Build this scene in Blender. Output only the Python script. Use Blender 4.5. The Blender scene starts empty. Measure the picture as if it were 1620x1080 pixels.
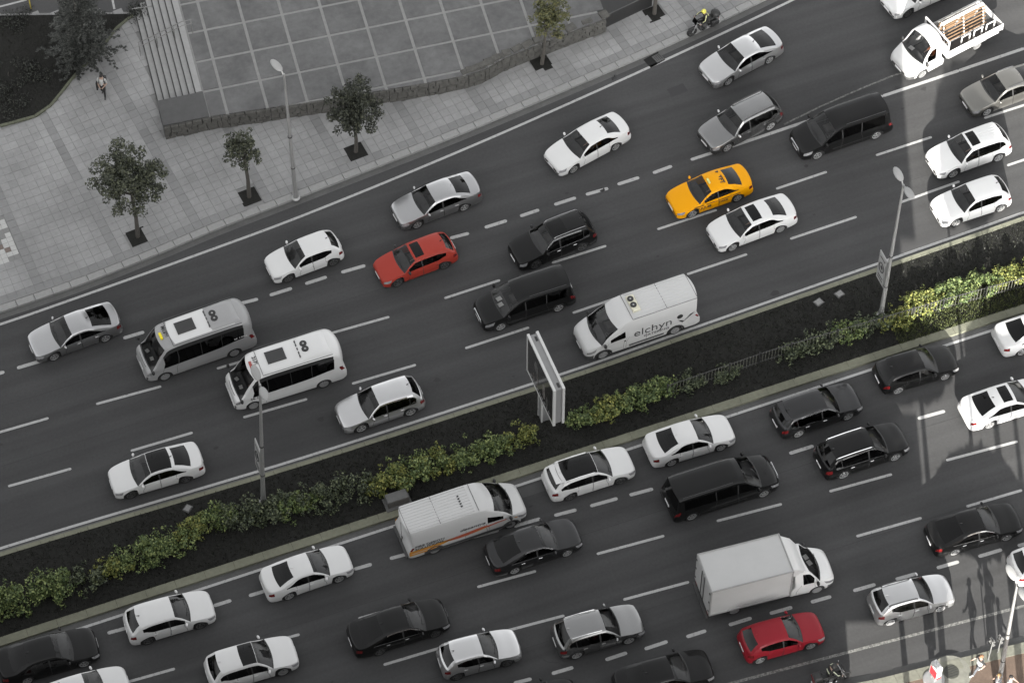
# Six-lane city avenue seen from a tower: cars, vans, minibuses, planted median, paved plaza.
# World frame: X runs along the avenue, Y across it (away from the viewer), Z up, metres.
import bpy, bmesh, math, random
from mathutils import Vector, Matrix
R = math.radians
PI = math.pi
random.seed(7)
sc = bpy.context.scene
col = sc.collection

# ------------------------------------------------------------------ camera
DEPR, YAW = R(55.5), R(21.0)
GF = Vector((math.sin(YAW), math.cos(YAW), 0))          # ground direction the camera looks along
cd = bpy.data.cameras.new('camera')
cam = bpy.data.objects.new('camera', cd)
col.objects.link(cam)
cd.sensor_width = 36.0
cd.lens = 36.0 * 4800 / 1620
cd.clip_start = 1.0
cd.clip_end = 2000.0
cam.location = (-31.7366, -82.6766, 128.8536)
_f = GF * math.cos(DEPR) - Vector((0, 0, 1)) * math.sin(DEPR)
_u = GF * math.sin(DEPR) + Vector((0, 0, 1)) * math.cos(DEPR)
_r = _f.cross(_u)
cam.rotation_euler = Matrix((_r, _u, -_f)).transposed().to_euler()
sc.camera = cam

# ------------------------------------------------------------------ sky, sun, exposure
SUN_EL = R(19.5)
SUN_AZ = YAW + R(0.6)                                    # light travels along this heading
w = bpy.data.worlds.new('World')
sc.world = w
w.use_nodes = True
wt = w.node_tree
sky = wt.nodes.new('ShaderNodeTexSky')
sky.sky_type = 'NISHITA'
sky.sun_disc = False
sky.sun_elevation = SUN_EL
sky.sun_rotation = SUN_AZ + PI
sky.air_density = 1.0
sky.dust_density = 3.0
hs = wt.nodes.new('ShaderNodeHueSaturation')
hs.inputs['Saturation'].default_value = 0.06
wt.links.new(sky.outputs[0], hs.inputs['Color'])
wt.links.new(hs.outputs[0], wt.nodes['Background'].inputs[0])
wt.nodes['Background'].inputs[1].default_value = 0.066
sd = bpy.data.lights.new('sun', 'SUN')
sd.energy = 2.55
sd.angle = R(0.25)
sd.color = (1.0, 0.965, 0.90)
sun = bpy.data.objects.new('sun', sd)
col.objects.link(sun)
SUN_DIR = Vector((math.sin(SUN_AZ) * math.cos(SUN_EL), math.cos(SUN_AZ) * math.cos(SUN_EL), -math.sin(SUN_EL)))
sun.rotation_euler = SUN_DIR.to_track_quat('-Z', 'Y').to_euler()
sun.location = (0, -120, 60)
vs = sc.view_settings
vs.view_transform = 'Standard'
vs.look = 'None'
vs.gamma = 1.0
vs.exposure = 2.68
sc.cycles.use_denoising = True
sc.cycles.max_bounces = 6
sc.cycles.transparent_max_bounces = 6

# ------------------------------------------------------------------ materials
MATS = {}

def mat(name, colr, rough=0.6, metal=0.0, var=0.0, scale=3.0, bump=0.0, bscale=40.0, coat=0.0,
        island=0.0, spec=0.5, stain=0.0, sscale=0.4, streak=0.0, coat_ior=1.5):
    """Principled material; colour varies by noise (var), per piece (island) and by large stains."""
    if name in MATS:
        return MATS[name]
    m = bpy.data.materials.new(name)
    m.use_nodes = True
    nt = m.node_tree
    b = nt.nodes['Principled BSDF']
    b.inputs['Roughness'].default_value = rough
    b.inputs['Metallic'].default_value = metal
    b.inputs['Specular IOR Level'].default_value = spec
    if coat:
        b.inputs['Coat Weight'].default_value = coat
        b.inputs['Coat Roughness'].default_value = 0.04
        b.inputs['Coat IOR'].default_value = coat_ior
    src = None
    tc = nt.nodes.new('ShaderNodeTexCoord')

    def mul(fac_socket, lo, hi, prev):
        mr = nt.nodes.new('ShaderNodeMapRange')
        nt.links.new(fac_socket, mr.inputs[0])
        mr.inputs[3].default_value = lo
        mr.inputs[4].default_value = hi
        if prev is None:
            return mr.outputs[0]
        mm = nt.nodes.new('ShaderNodeMath')
        mm.operation = 'MULTIPLY'
        nt.links.new(prev, mm.inputs[0])
        nt.links.new(mr.outputs[0], mm.inputs[1])
        return mm.outputs[0]
    if var:
        n = nt.nodes.new('ShaderNodeTexNoise')
        n.inputs['Scale'].default_value = scale
        n.inputs['Detail'].default_value = 6
        n.inputs['Roughness'].default_value = 0.65
        nt.links.new(tc.outputs['Object'], n.inputs['Vector'])
        src = mul(n.outputs[0], 1 - var * 1.6, 1 + var * 1.6, src)
    if stain:
        n = nt.nodes.new('ShaderNodeTexNoise')
        n.inputs['Scale'].default_value = sscale
        n.inputs['Detail'].default_value = 4
        nt.links.new(tc.outputs['Object'], n.inputs['Vector'])
        src = mul(n.outputs[0], 1 - stain * 1.8, 1 + stain * 1.8, src)
    if streak:
        mp = nt.nodes.new('ShaderNodeMapping')
        mp.inputs['Scale'].default_value = (0.035, 1.1, 1)
        nt.links.new(tc.outputs['Object'], mp.inputs[0])
        n = nt.nodes.new('ShaderNodeTexNoise')
        n.inputs['Scale'].default_value = 1.0
        n.inputs['Detail'].default_value = 5
        nt.links.new(mp.outputs[0], n.inputs['Vector'])
        src = mul(n.outputs[0], 1 - streak * 1.8, 1 + streak * 1.8, src)
    if island:
        g = nt.nodes.new('ShaderNodeNewGeometry')
        src = mul(g.outputs['Random Per Island'], 1 - island, 1 + island, src)
    if src is None:
        b.inputs['Base Color'].default_value = (*colr, 1)
    else:
        vm = nt.nodes.new('ShaderNodeVectorMath')
        vm.operation = 'SCALE'
        vm.inputs[0].default_value = colr
        nt.links.new(src, vm.inputs['Scale'])
        nt.links.new(vm.outputs[0], b.inputs['Base Color'])
    if bump:
        n = nt.nodes.new('ShaderNodeTexNoise')
        n.inputs['Scale'].default_value = bscale
        n.inputs['Detail'].default_value = 4
        nt.links.new(tc.outputs['Object'], n.inputs['Vector'])
        bp = nt.nodes.new('ShaderNodeBump')
        bp.inputs['Strength'].default_value = bump
        bp.inputs['Distance'].default_value = 0.02
        nt.links.new(n.outputs[0], bp.inputs['Height'])
        nt.links.new(bp.outputs[0], b.inputs['Normal'])
    MATS[name] = m
    return m

def leafmat(name, c0, c1, c2):
    """Foliage: every leaf its own mix of three colours."""
    m = bpy.data.materials.new(name)
    m.use_nodes = True
    nt = m.node_tree
    b = nt.nodes['Principled BSDF']
    b.inputs['Roughness'].default_value = 0.55
    b.inputs['Specular IOR Level'].default_value = 0.3
    g = nt.nodes.new('ShaderNodeNewGeometry')
    cr = nt.nodes.new('ShaderNodeValToRGB')
    e = cr.color_ramp.elements
    e[0].position, e[0].color = 0.0, (*c0, 1)
    e[1].position, e[1].color = 1.0, (*c2, 1)
    k = e.new(0.55)
    k.color = (*c1, 1)
    nt.links.new(g.outputs['Random Per Island'], cr.inputs[0])
    nt.links.new(cr.outputs[0], b.inputs['Base Color'])
    MATS[name] = m
    return m

def glassmat(name, tint):
    """Tinted window glass: dimmed view through plus sky reflections by the Fresnel law."""
    m = bpy.data.materials.new(name)
    m.use_nodes = True
    nt = m.node_tree
    nt.nodes.remove(nt.nodes['Principled BSDF'])
    tr = nt.nodes.new('ShaderNodeBsdfTransparent')
    tr.inputs[0].default_value = (tint, tint, tint, 1)
    gl = nt.nodes.new('ShaderNodeBsdfGlossy')
    gl.inputs['Roughness'].default_value = 0.03
    fr = nt.nodes.new('ShaderNodeFresnel')
    fr.inputs[0].default_value = 1.5
    mx = nt.nodes.new('ShaderNodeMixShader')
    nt.links.new(fr.outputs[0], mx.inputs[0])
    nt.links.new(tr.outputs[0], mx.inputs[1])
    nt.links.new(gl.outputs[0], mx.inputs[2])
    nt.links.new(mx.outputs[0], nt.nodes['Material Output'].inputs[0])
    MATS[name] = m
    return m

M_ASPH = mat('asphalt', (0.056, 0.056, 0.0565), 0.9, spec=0.25, var=0.13, scale=7, bump=0.25, bscale=90, stain=0.08, sscale=0.3, streak=0.24)
M_PAINT = mat('road_paint', (0.37, 0.37, 0.365), 0.8, spec=0.3, var=0.22, scale=9, stain=0.12, sscale=0.8)
def paintmat(name, pc, ac, lo, hi):
    """Traffic paint worn through to the asphalt in ragged spots."""
    m = bpy.data.materials.new(name)
    m.use_nodes = True
    nt = m.node_tree
    b = nt.nodes['Principled BSDF']
    b.inputs['Roughness'].default_value = 0.85
    b.inputs['Specular IOR Level'].default_value = 0.25
    tc = nt.nodes.new('ShaderNodeTexCoord')
    n = nt.nodes.new('ShaderNodeTexNoise')
    n.inputs['Scale'].default_value = 7.0
    n.inputs['Detail'].default_value = 9
    n.inputs['Roughness'].default_value = 0.75
    nt.links.new(tc.outputs['Object'], n.inputs['Vector'])
    cr = nt.nodes.new('ShaderNodeValToRGB')
    e = cr.color_ramp.elements
    e[0].position, e[0].color = lo, (*ac, 1)
    e[1].position, e[1].color = hi, (*pc, 1)
    nt.links.new(n.outputs[0], cr.inputs[0])
    nt.links.new(cr.outputs[0], b.inputs['Base Color'])
    MATS[name] = m
    return m
M_PAINT = paintmat('worn_lane_paint', (0.39, 0.39, 0.385), (0.12, 0.12, 0.118), 0.30, 0.47)
M_FADED = paintmat('scuffed_lane_paint', (0.24, 0.24, 0.225), (0.075, 0.075, 0.074), 0.40, 0.62)
_unused = mat('worn_road_paint', (0.17, 0.17, 0.165), 0.8, var=0.35, scale=9)
M_PAVER = mat('paving_stone', (0.255, 0.255, 0.253), 0.9, spec=0.2, var=0.12, scale=5, island=0.06, stain=0.22, sscale=0.35)
M_PAVED = mat('dark_paving_stone', (0.205, 0.205, 0.204), 0.9, var=0.10, scale=5, island=0.10, stain=0.12, sscale=0.5)
M_PBED = mat('paving_joint', (0.20, 0.20, 0.197), 0.95, var=0.15, scale=6, stain=0.15, sscale=0.4)
M_KERB = mat('kerb_concrete', (0.25, 0.25, 0.245), 0.85, var=0.14, scale=6, island=0.12)
M_MKERB = mat('mossy_kerb_concrete', (0.165, 0.167, 0.125), 0.95, var=0.2, scale=5, island=0.08, stain=0.12, sscale=0.8)
M_GUT = mat('gutter_concrete', (0.095, 0.095, 0.093), 0.9, var=0.18, scale=6, stain=0.2, sscale=0.7)
M_SOIL = mat('dark_soil', (0.021, 0.021, 0.0195), 0.98, spec=0.1, var=0.3, scale=5, bump=0.6, bscale=20, stain=0.15, sscale=0.5)
M_BROWN = mat('brown_earth', (0.115, 0.082, 0.062), 0.95, var=0.22, scale=3, bump=0.5, bscale=18, stain=0.15, sscale=0.8)
M_CONC = mat('terrace_concrete', (0.118, 0.118, 0.118), 0.95, spec=0.2, var=0.24, scale=2.6, island=0.11, stain=0.24, sscale=0.6, bump=0.15, bscale=30)
M_STRIP = mat('pale_concrete_strip', (0.215, 0.215, 0.21), 0.85, var=0.16, scale=4)
M_STEP = mat('step_concrete', (0.26, 0.26, 0.257), 0.85, var=0.14, scale=4, island=0.06)
M_STONE = mat('rough_stone', (0.088, 0.086, 0.080), 0.95, spec=0.15, var=0.4, scale=4, island=0.45, bump=0.6, bscale=14)
M_METAL = mat('galvanised_steel', (0.36, 0.36, 0.355), 0.45, metal=0.5, var=0.08, scale=8)
M_DMETAL = mat('dark_iron', (0.05, 0.05, 0.05), 0.5, metal=0.4, var=0.2, scale=8)
M_RUBBER = mat('tyre_rubber', (0.018, 0.018, 0.018), 0.8)
M_RIM = mat('alloy_rim', (0.55, 0.55, 0.55), 0.35, metal=0.7)
M_RIMD = mat('dark_rim', (0.13, 0.13, 0.13), 0.4, metal=0.6)
M_PLAST = mat('black_plastic', (0.022, 0.022, 0.022), 0.55)
M_CLAD = mat('grey_plastic', (0.06, 0.06, 0.06), 0.6)
M_CHROME = mat('chrome', (0.75, 0.75, 0.75), 0.18, metal=1.0)
M_LAMP = mat('headlight_glass', (0.24, 0.24, 0.245), 0.12, coat=1.0, var=0.5, scale=9)
M_TAIL = mat('tail_light_glass', (0.14, 0.009, 0.010), 0.25, coat=0.6, var=0.4, scale=9)
M_PLATE = mat('licence_plate_white', (0.7, 0.7, 0.7), 0.5)
M_DASH = mat('dashboard_plastic', (0.06, 0.06, 0.06), 0.7, var=0.2, scale=5)
M_SEAT = mat('seat_fabric', (0.085, 0.083, 0.08), 0.9)
M_FLOOR = mat('cabin_carpet', (0.014, 0.014, 0.014), 0.95)
M_INK = mat('black_lettering', (0.03, 0.03, 0.03), 0.6)
M_PAPER = mat('white_paper', (0.75, 0.75, 0.73), 0.8)
M_BARK = mat('bark', (0.065, 0.06, 0.053), 0.95, var=0.3, scale=12, bump=0.5, bscale=25)
M_WS = glassmat('windscreen_glass', 0.80)
M_SG = glassmat('tinted_side_glass', 0.22)
M_DG = glassmat('privacy_glass', 0.06)
M_LEAF = leafmat('street_tree_leaves', (0.026, 0.030, 0.022), (0.05, 0.056, 0.038), (0.105, 0.112, 0.07))
M_HEDGE = leafmat('hedge_leaves', (0.034, 0.055, 0.02), (0.10, 0.138, 0.05), (0.25, 0.29, 0.105))
M_HEDGY = leafmat('yellowing_hedge_leaves', (0.045, 0.062, 0.018), (0.135, 0.158, 0.045), (0.30, 0.29, 0.08))
M_HEDGD = leafmat('grey_green_hedge_leaves', (0.022, 0.028, 0.019), (0.06, 0.075, 0.044), (0.16, 0.18, 0.10))
M_NEEDLE = leafmat('conifer_needles', (0.018, 0.02, 0.018), (0.04, 0.042, 0.038), (0.10, 0.104, 0.095))
M_BEDL = leafmat('bed_leaves', (0.010, 0.011, 0.010), (0.022, 0.024, 0.020), (0.06, 0.064, 0.052))
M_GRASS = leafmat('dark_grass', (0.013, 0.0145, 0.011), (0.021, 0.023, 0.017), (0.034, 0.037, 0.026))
M_GRASSY = leafmat('sunlit_green_grass', (0.035, 0.045, 0.018), (0.065, 0.08, 0.03), (0.11, 0.12, 0.045))  # greener lawn, with sunlit brightness put into its colour
PAINTS = {
    'white': mat('white_car_paint', (0.615, 0.615, 0.608), 0.35, coat=0.5, var=0.025, scale=1.3),
    'offwhite': mat('dusty_white_car_paint', (0.50, 0.50, 0.495), 0.45, coat=0.3, var=0.03, scale=1.3),
    'silver': mat('silver_car_paint', (0.46, 0.46, 0.462), 0.28, metal=0.92, coat=0.5, var=0.03, scale=1.3),
    'lightsilver': mat('pale_silver_car_paint', (0.60, 0.60, 0.60), 0.28, metal=0.82, coat=0.5, var=0.03, scale=1.3),
    'grey': mat('grey_car_paint', (0.28, 0.28, 0.278), 0.27, metal=0.92, coat=0.5, var=0.04, scale=1.3),
    'beige': mat('warm_grey_car_paint', (0.25, 0.244, 0.225), 0.3, metal=0.88, coat=0.5, var=0.04, scale=1.3),
    'dark': mat('dark_grey_car_paint', (0.040, 0.040, 0.041), 0.3, metal=0.7, spec=0.15, coat=1.0, coat_ior=1.32, var=0.08, scale=1.3),
    'black': mat('black_car_paint', (0.008, 0.008, 0.008), 0.3, spec=0.10, coat=1.0, coat_ior=1.30, var=0.1, scale=1.5),
    'red': mat('red_car_paint', (0.25, 0.012, 0.021), 0.4, spec=0.2, coat=0.2, var=0.03, scale=1.5),
    'orange_red': mat('orange_red_car_paint', (0.31, 0.037, 0.025), 0.45, spec=0.2, coat=0.15, var=0.05, scale=1.5),
    'yellow': mat('taxi_yellow_paint', (0.72, 0.31, 0.0), 0.45, spec=0.15, coat=0.12, var=0.03, scale=1.5),
}

# ------------------------------------------------------------------ mesh helpers
class MB:
    """Collects simple solids; build() links them as one mesh object."""
    def __init__(self):
        self.v, self.f = [], []

    def add(self, vs_, fs_):
        o = len(self.v)
        self.v += [tuple(p) for p in vs_]
        self.f += [tuple(i + o for i in q) for q in fs_]
        return self

    def box(self, c, s, rz=0.0, rx=0.0, ry=0.0, taper=1.0):
        m = Matrix.Rotation(rz, 3, 'Z') @ Matrix.Rotation(ry, 3, 'Y') @ Matrix.Rotation(rx, 3, 'X')
        p = []
        for z in (-.5, .5):
            k = taper if z > 0 else 1
            for x, y in ((-.5, -.5), (.5, -.5), (.5, .5), (-.5, .5)):
                p.append(Vector(c) + m @ Vector((x * s[0] * k, y * s[1] * k, z * s[2])))
        return self.add(p, [(3, 2, 1, 0), (4, 5, 6, 7), (0, 1, 5, 4), (1, 2, 6, 5), (2, 3, 7, 6), (3, 0, 4, 7)])

    def rbox(self, c, s, b=0.03, rz=0.0, ry=0.0):
        """Box with chamfered top edges."""
        m = Matrix.Rotation(rz, 3, 'Z') @ Matrix.Rotation(ry, 3, 'Y')
        p = []
        for z, k in ((-.5 * s[2], 0), (.5 * s[2] - b, 0), (.5 * s[2], b)):
            for x, y in ((-1, -1), (1, -1), (1, 1), (-1, 1)):
                p.append(Vector(c) + m @ Vector((x * (s[0] / 2 - k), y * (s[1] / 2 - k), z)))
        f = [(3, 2, 1, 0), (8, 9, 10, 11)]
        for a in (0, 4):
            for i in range(4):
                j = (i + 1) % 4
                f.append((a + i, a + j, a + 4 + j, a + 4 + i))
        return self.add(p, f)

    def tube(self, pts, rad, n=8, cap=True):
        pts = [Vector(p) for p in pts]
        rad = rad if isinstance(rad, (list, tuple)) else [rad] * len(pts)
        vs_, fs_ = [], []
        for i, p in enumerate(pts):
            t = (pts[min(i + 1, len(pts) - 1)] - pts[max(i - 1, 0)]).normalized()
            a = t.orthogonal().normalized() if i == 0 else (a - t * a.dot(t)).normalized()
            b = t.cross(a)
            for k in range(n):
                an = 2 * PI * k / n
                vs_.append(p + (a * math.cos(an) + b * math.sin(an)) * rad[i])
        for i in range(len(pts) - 1):
            for k in range(n):
                k2 = (k + 1) % n
                fs_.append((i * n + k, i * n + k2, (i + 1) * n + k2, (i + 1) * n + k))
        if cap:
            fs_.append(tuple(range(n - 1, -1, -1)))
            fs_.append(tuple((len(pts) - 1) * n + k for k in range(n)))
        return self.add(vs_, fs_)

    def lathe(self, prof, n=20, c=(0, 0, 0), axis='Z'):
        """prof: list of (radius, height)."""
        vs_, fs_ = [], []
        for r_, h in prof:
            for k in range(n):
                an = 2 * PI * k / n
                x, y = r_ * math.cos(an), r_ * math.sin(an)
                p = (x, y, h) if axis == 'Z' else ((x, h, y) if axis == 'Y' else (h, x, y))
                vs_.append(Vector(c) + Vector(p))
        for i in range(len(prof) - 1):
            for k in range(n):
                k2 = (k + 1) % n
                fs_.append((i * n + k, i * n + k2, (i + 1) * n + k2, (i + 1) * n + k))
        fs_.append(tuple(range(n - 1, -1, -1)))
        fs_.append(tuple((len(prof) - 1) * n + k for k in range(n)))
        return self.add(vs_, fs_)

    def ell(self, c, r_, n=12, m=8, rz=0.0, ry=0.0):
        mt = Matrix.Rotation(rz, 3, 'Z') @ Matrix.Rotation(ry, 3, 'Y')
        vs_, fs_ = [], []
        for i in range(m + 1):
            th = PI * i / m
            for k in range(n):
                an = 2 * PI * k / n
                q = Vector((r_[0] * math.sin(th) * math.cos(an), r_[1] * math.sin(th) * math.sin(an), r_[2] * math.cos(th)))
                vs_.append(Vector(c) + mt @ q)
        for i in range(m):
            for k in range(n):
                k2 = (k + 1) % n
                fs_.append((i * n + k, (i + 1) * n + k, (i + 1) * n + k2, i * n + k2))
        return self.add(vs_, fs_)

    def prism(self, poly, z0, z1):
        n = len(poly)
        z0s = z0 if isinstance(z0, (list, tuple)) else [z0] * n
        z1s = z1 if isinstance(z1, (list, tuple)) else [z1] * n
        vs_ = [(p[0], p[1], z0s[i]) for i, p in enumerate(poly)] + [(p[0], p[1], z1s[i]) for i, p in enumerate(poly)]
        fs_ = [tuple(range(n - 1, -1, -1)), tuple(range(n, 2 * n))]
        for i in range(n):
            j = (i + 1) % n
            fs_.append((i, j, n + j, n + i))
        return self.add(vs_, fs_)

    def mesh(self, name, m, smooth=None, fix=True):
        me = bpy.data.meshes.new(name)
        me.from_pydata(self.v, [], self.f)
        if fix:
            bm = bmesh.new()
            bm.from_mesh(me)
            bmesh.ops.recalc_face_normals(bm, faces=bm.faces)
            bm.to_mesh(me)
            bm.free()
        if m is not None:
            me.materials.append(m)
        if smooth:
            me.polygons.foreach_set('use_smooth', [True] * len(me.polygons))
            me.set_sharp_from_angle(angle=R(smooth))
        return me

    def build(self, name, m, parent=None, smooth=None, fix=True):
        return link(name, self.mesh(name, m, smooth, fix), parent)

def link(name, me, parent=None, loc=None, rz=None):
    o = bpy.data.objects.new(name, me)
    col.objects.link(o)
    if parent is not None:
        o.parent = parent
    if loc is not None:
        o.location = loc
    if rz is not None:
        o.rotation_euler = (0, 0, rz)
    return o

def tag(o, label=None, cat=None, group=None, kind=None):
    if label:
        o['label'] = label
    if cat:
        o['category'] = cat
    if group:
        o['group'] = group
    if kind:
        o['kind'] = kind
    return o

def thing(name, label, cat, loc=(0, 0, 0), rz=0.0, group=None):
    o = link(name, None, None, loc, rz)
    o.empty_display_size = 0.3
    return tag(o, label, cat, group)

def struct(name, mb, m, smooth=None):
    return tag(mb.build(name, m, None, smooth), kind='structure')

def lettering(txt, size, m, parent, loc, rot, name='lettering', sx=1.0, bold=0.0, shear=0.0):
    cu = bpy.data.curves.new('lettering', 'FONT')
    cu.body = txt
    cu.size = size
    cu.align_x = 'CENTER'
    cu.align_y = 'CENTER'
    cu.extrude = 0.004
    cu.offset = bold
    cu.shear = shear
    o = bpy.data.objects.new('tmp', cu)
    me = bpy.data.meshes.new_from_object(o)
    bpy.data.objects.remove(o)
    me.name = name
    me.materials.clear()
    me.materials.append(m)
    t = link(name, me, parent)
    t.location = loc
    t.rotation_euler = rot
    t.scale = (sx, 1, 1)
    return t

def pchip(pts):
    """Monotone cubic through (x, y) points."""
    xs, ys = [p[0] for p in pts], [p[1] for p in pts]
    n = len(xs)
    h = [xs[i + 1] - xs[i] for i in range(n - 1)]
    dl = [(ys[i + 1] - ys[i]) / h[i] for i in range(n - 1)]
    d = [0.0] * n
    d[0], d[-1] = dl[0], dl[-1]
    for i in range(1, n - 1):
        if dl[i - 1] * dl[i] > 0:
            w1, w2 = 2 * h[i] + h[i - 1], h[i] + 2 * h[i - 1]
            d[i] = (w1 + w2) / (w1 / dl[i - 1] + w2 / dl[i])

    def f(x):
        if x <= xs[0]:
            return ys[0]
        if x >= xs[-1]:
            return ys[-1]
        i = 0
        while x > xs[i + 1]:
            i += 1
        t = (x - xs[i]) / h[i]
        return ((1 + 2 * t) * (1 - t) ** 2 * ys[i] + t * (1 - t) ** 2 * h[i] * d[i]
                + t * t * (3 - 2 * t) * ys[i + 1] + t * t * (t - 1) * h[i] * d[i + 1])
    return f

def sstep(a, b, x):
    t = max(0.0, min(1.0, (x - a) / (b - a)))
    return t * t * (3 - 2 * t)

# ------------------------------------------------------------------ plan geometry (metres)
KERB_PTS = [(-90, 11.0), (-45, 10.9), (-24.16, 11.15), (-20.02, 11.33), (-15.77, 11.75), (-11.84, 12.25), (-8.47, 12.56), (-4.83, 12.90),
            (1.91, 13.56), (7.82, 14.3), (16.05, 15.47), (21.19, 16.4), (25.31, 17.25), (40, 20.8), (90, 34)]
EDGE_PTS = [(-90, 10.3), (-45, 10.25), (-24.34, 10.49), (-19.86, 10.70), (-16.02, 10.92), (-12.47, 11.15), (-9.24, 11.37), (-5.22, 11.76),
            (3.57, 12.83), (7.46, 13.39), (15.72, 14.69), (23.02, 15.98), (40, 19.5), (90, 32.5)]
kerb_y = pchip(KERB_PTS)
edge_y = pchip(EDGE_PTS)
medn_y = pchip([(-90, -2.5), (-28, -2.80), (-10.4, -3.15), (1.7, -3.10), (8.3, -2.90), (20, -2.55), (28, -2.3), (90, 0.5)])   # median kerb, north
meds_y = pchip([(-90, -7.9), (-29, -7.85), (0, -7.86), (17, -7.84), (30, -7.9), (90, -8.4)])                                   # median kerb, south
south_y = pchip([(-90, -20.5), (2.7, -23.4), (9.0, -24.58), (12.6, -24.92), (16.73, -25.33), (30, -26.4), (90, -31)])           # lower pavement kerb

def strip(mb, fy, x0, x1, o0, o1, z, step=1.5):
    """Flat ribbon between two offsets of a plan curve."""
    n = max(1, int((x1 - x0) / step))
    vs_, fs_ = [], []
    for i in range(n + 1):
        x = x0 + (x1 - x0) * i / n
        vs_ += [(x, fy(x) + o0, z), (x, fy(x) + o1, z)]
    for i in range(n):
        fs_.append((2 * i, 2 * i + 2, 2 * i + 3, 2 * i + 1))
    return mb.add(vs_, fs_)

def slab(fy0, fy1, x0, x1, z0, z1, step=1.5):
    """Closed slab between two plan curves."""
    mb = MB()
    n = int((x1 - x0) / step)
    xs = [x0 + (x1 - x0) * i / n for i in range(n + 1)]
    poly = [(x, fy0(x)) for x in xs] + [(x, fy1(x)) for x in reversed(xs)]
    m = len(poly)
    vs_ = [(p[0], p[1], z0) for p in poly] + [(p[0], p[1], z1) for p in poly]
    fs_ = [(i, i + 1, m + i + 1, m + i) for i in range(m - 1)] + [(m - 1, 0, m, 2 * m - 1)]
    for i in range(n):
        fs_.append((m + i, m + i + 1, 2 * m - 2 - i, 2 * m - 1 - i))
        fs_.append((i + 1, i, m - 1 - i, m - 2 - i))
    return mb.add(vs_, fs_)

# ground to the horizon
struct('ground', MB().box((0, 0, -0.55), (900, 900, 1.0)), mat('distant_ground', (0.06, 0.06, 0.058), 0.95, var=0.2, scale=0.2))
road = struct('road', slab(lambda x: south_y(x) - 0.05, lambda x: kerb_y(x) + 0.05, -88, 88, -0.3, 0.0, 2.0), M_ASPH)

# asphalt repairs and seams: flat patches of newer and older asphalt
M_OLD = mat('older_asphalt', (0.062, 0.062, 0.062), 0.88, var=0.12, scale=12, bump=0.25, bscale=90, stain=0.1)
M_NEW = mat('fresh_asphalt', (0.036, 0.036, 0.037), 0.85, var=0.08, scale=14, bump=0.25, bscale=90)
for (x0, y0, x1, y1, m, rz) in ((13.9, 12.0, 14.9, 12.6, M_NEW, 0.1), (-2.9, -9.0, -1.7, -8.45, M_OLD, 0.0), (0.25, -9.05, 0.9, -8.5, M_OLD, 0.1)):
    MB().box(((x0 + x1) / 2, (y0 + y1) / 2, 0.0015), (x1 - x0, y1 - y0, 0.003), rz).build('asphalt_patch', m, road)
# darker gutter strips along the kerbs
strip(MB(), kerb_y, -80, 80, -0.36, 0.0, 0.004).build('gutter_strip', M_GUT, road, fix=False)
strip(MB(), medn_y, -80, 80, 0.0, 0.16, 0.004).build('gutter_strip', M_GUT, road, fix=False)
strip(MB(), meds_y, -80, 80, -0.28, 0.0, 0.004).build('gutter_strip', M_GUT, road, fix=False)
strip(MB(), south_y, -80, 80, 0.0, 0.4, 0.004).build('gutter_strip', M_GUT, road, fix=False)

# solid edge lines
def edge_line(fy, off, wd, x0, x1, m, z=0.008):
    strip(MB(), fy, x0, x1, off - wd / 2, off + wd / 2, z).build('edge_line', m, road, fix=False)
edge_line(edge_y, 0, 0.15, -80, 80, M_PAINT)
edge_line(medn_y, 0.30, 0.15, -80, 80, M_PAINT)
edge_line(meds_y, -0.38, 0.15, -80, 80, M_PAINT)
f_line = pchip([(-60, -18.0), (2.7, -22.26), (8.13, -22.69), (12.43, -23.04), (17.65, -23.47), (60, -27)])
edge_line(f_line, 0, 0.15, -2, 60, M_FADED)

def dash(a, b, wd=0.17, m=M_PAINT):
    a, b = Vector((*a, 0)), Vector((*b, 0))
    n = (b - a).normalized().cross(Vector((0, 0, 1))) * wd / 2
    t = (b - a).normalized() * wd * .4
    q = [a - n * .55, a + t - n, b - t - n, b - n * .55, b + n * .55, b - t + n, a + t + n, a + n * .55]
    mb = MB()
    mb.add([(p.x, p.y, 0.008) for p in q], [tuple(range(8))])
    mb.build('lane_dash', m, road)
WD = 0.20
for a, b in (((-25.90, 7.55), (-24.93, 7.55)), ((-24.26, 7.54), (-22.66, 7.52)), ((-18.64, 7.37), (-17.52, 7.36)), ((-12.60, 7.31), (-11.38, 7.23)), ((-10.73, 7.24), (-9.51, 7.25)), ((-8.77, 7.27), (-7.58, 7.29)),
             ((-6.77, 7.29), (-5.45, 7.26)), ((-0.69, 7.33), (0.36, 7.28)), ((1.27, 7.33), (2.53, 7.34)), ((3.29, 7.36), (4.38, 7.39)), ((5.26, 7.42), (6.50, 7.44)),
             ((7.08, 7.44), (8.34, 7.41)), ((8.91, 7.47), (10.16, 7.49)), ((10.97, 7.50), (12.10, 7.57))):
    dash(a, b, WD)
SOL = [(13.21, 7.60), (15.60, 7.65), (20.13, 7.78), (24.72, 7.90), (29.36, 8.03), (33.40, 8.17), (37.39, 8.35)]
for a, b in zip(SOL, SOL[1:]):
    dash(a, b, 0.19)
FAD = [(18.86, 8.03), (21.30, 8.46), (23.85, 8.81), (25.84, 9.00), (29.20, 9.06)]
for a, b in zip(FAD, FAD[1:]):
    dash(a, b, 0.10, M_FADED)
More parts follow.
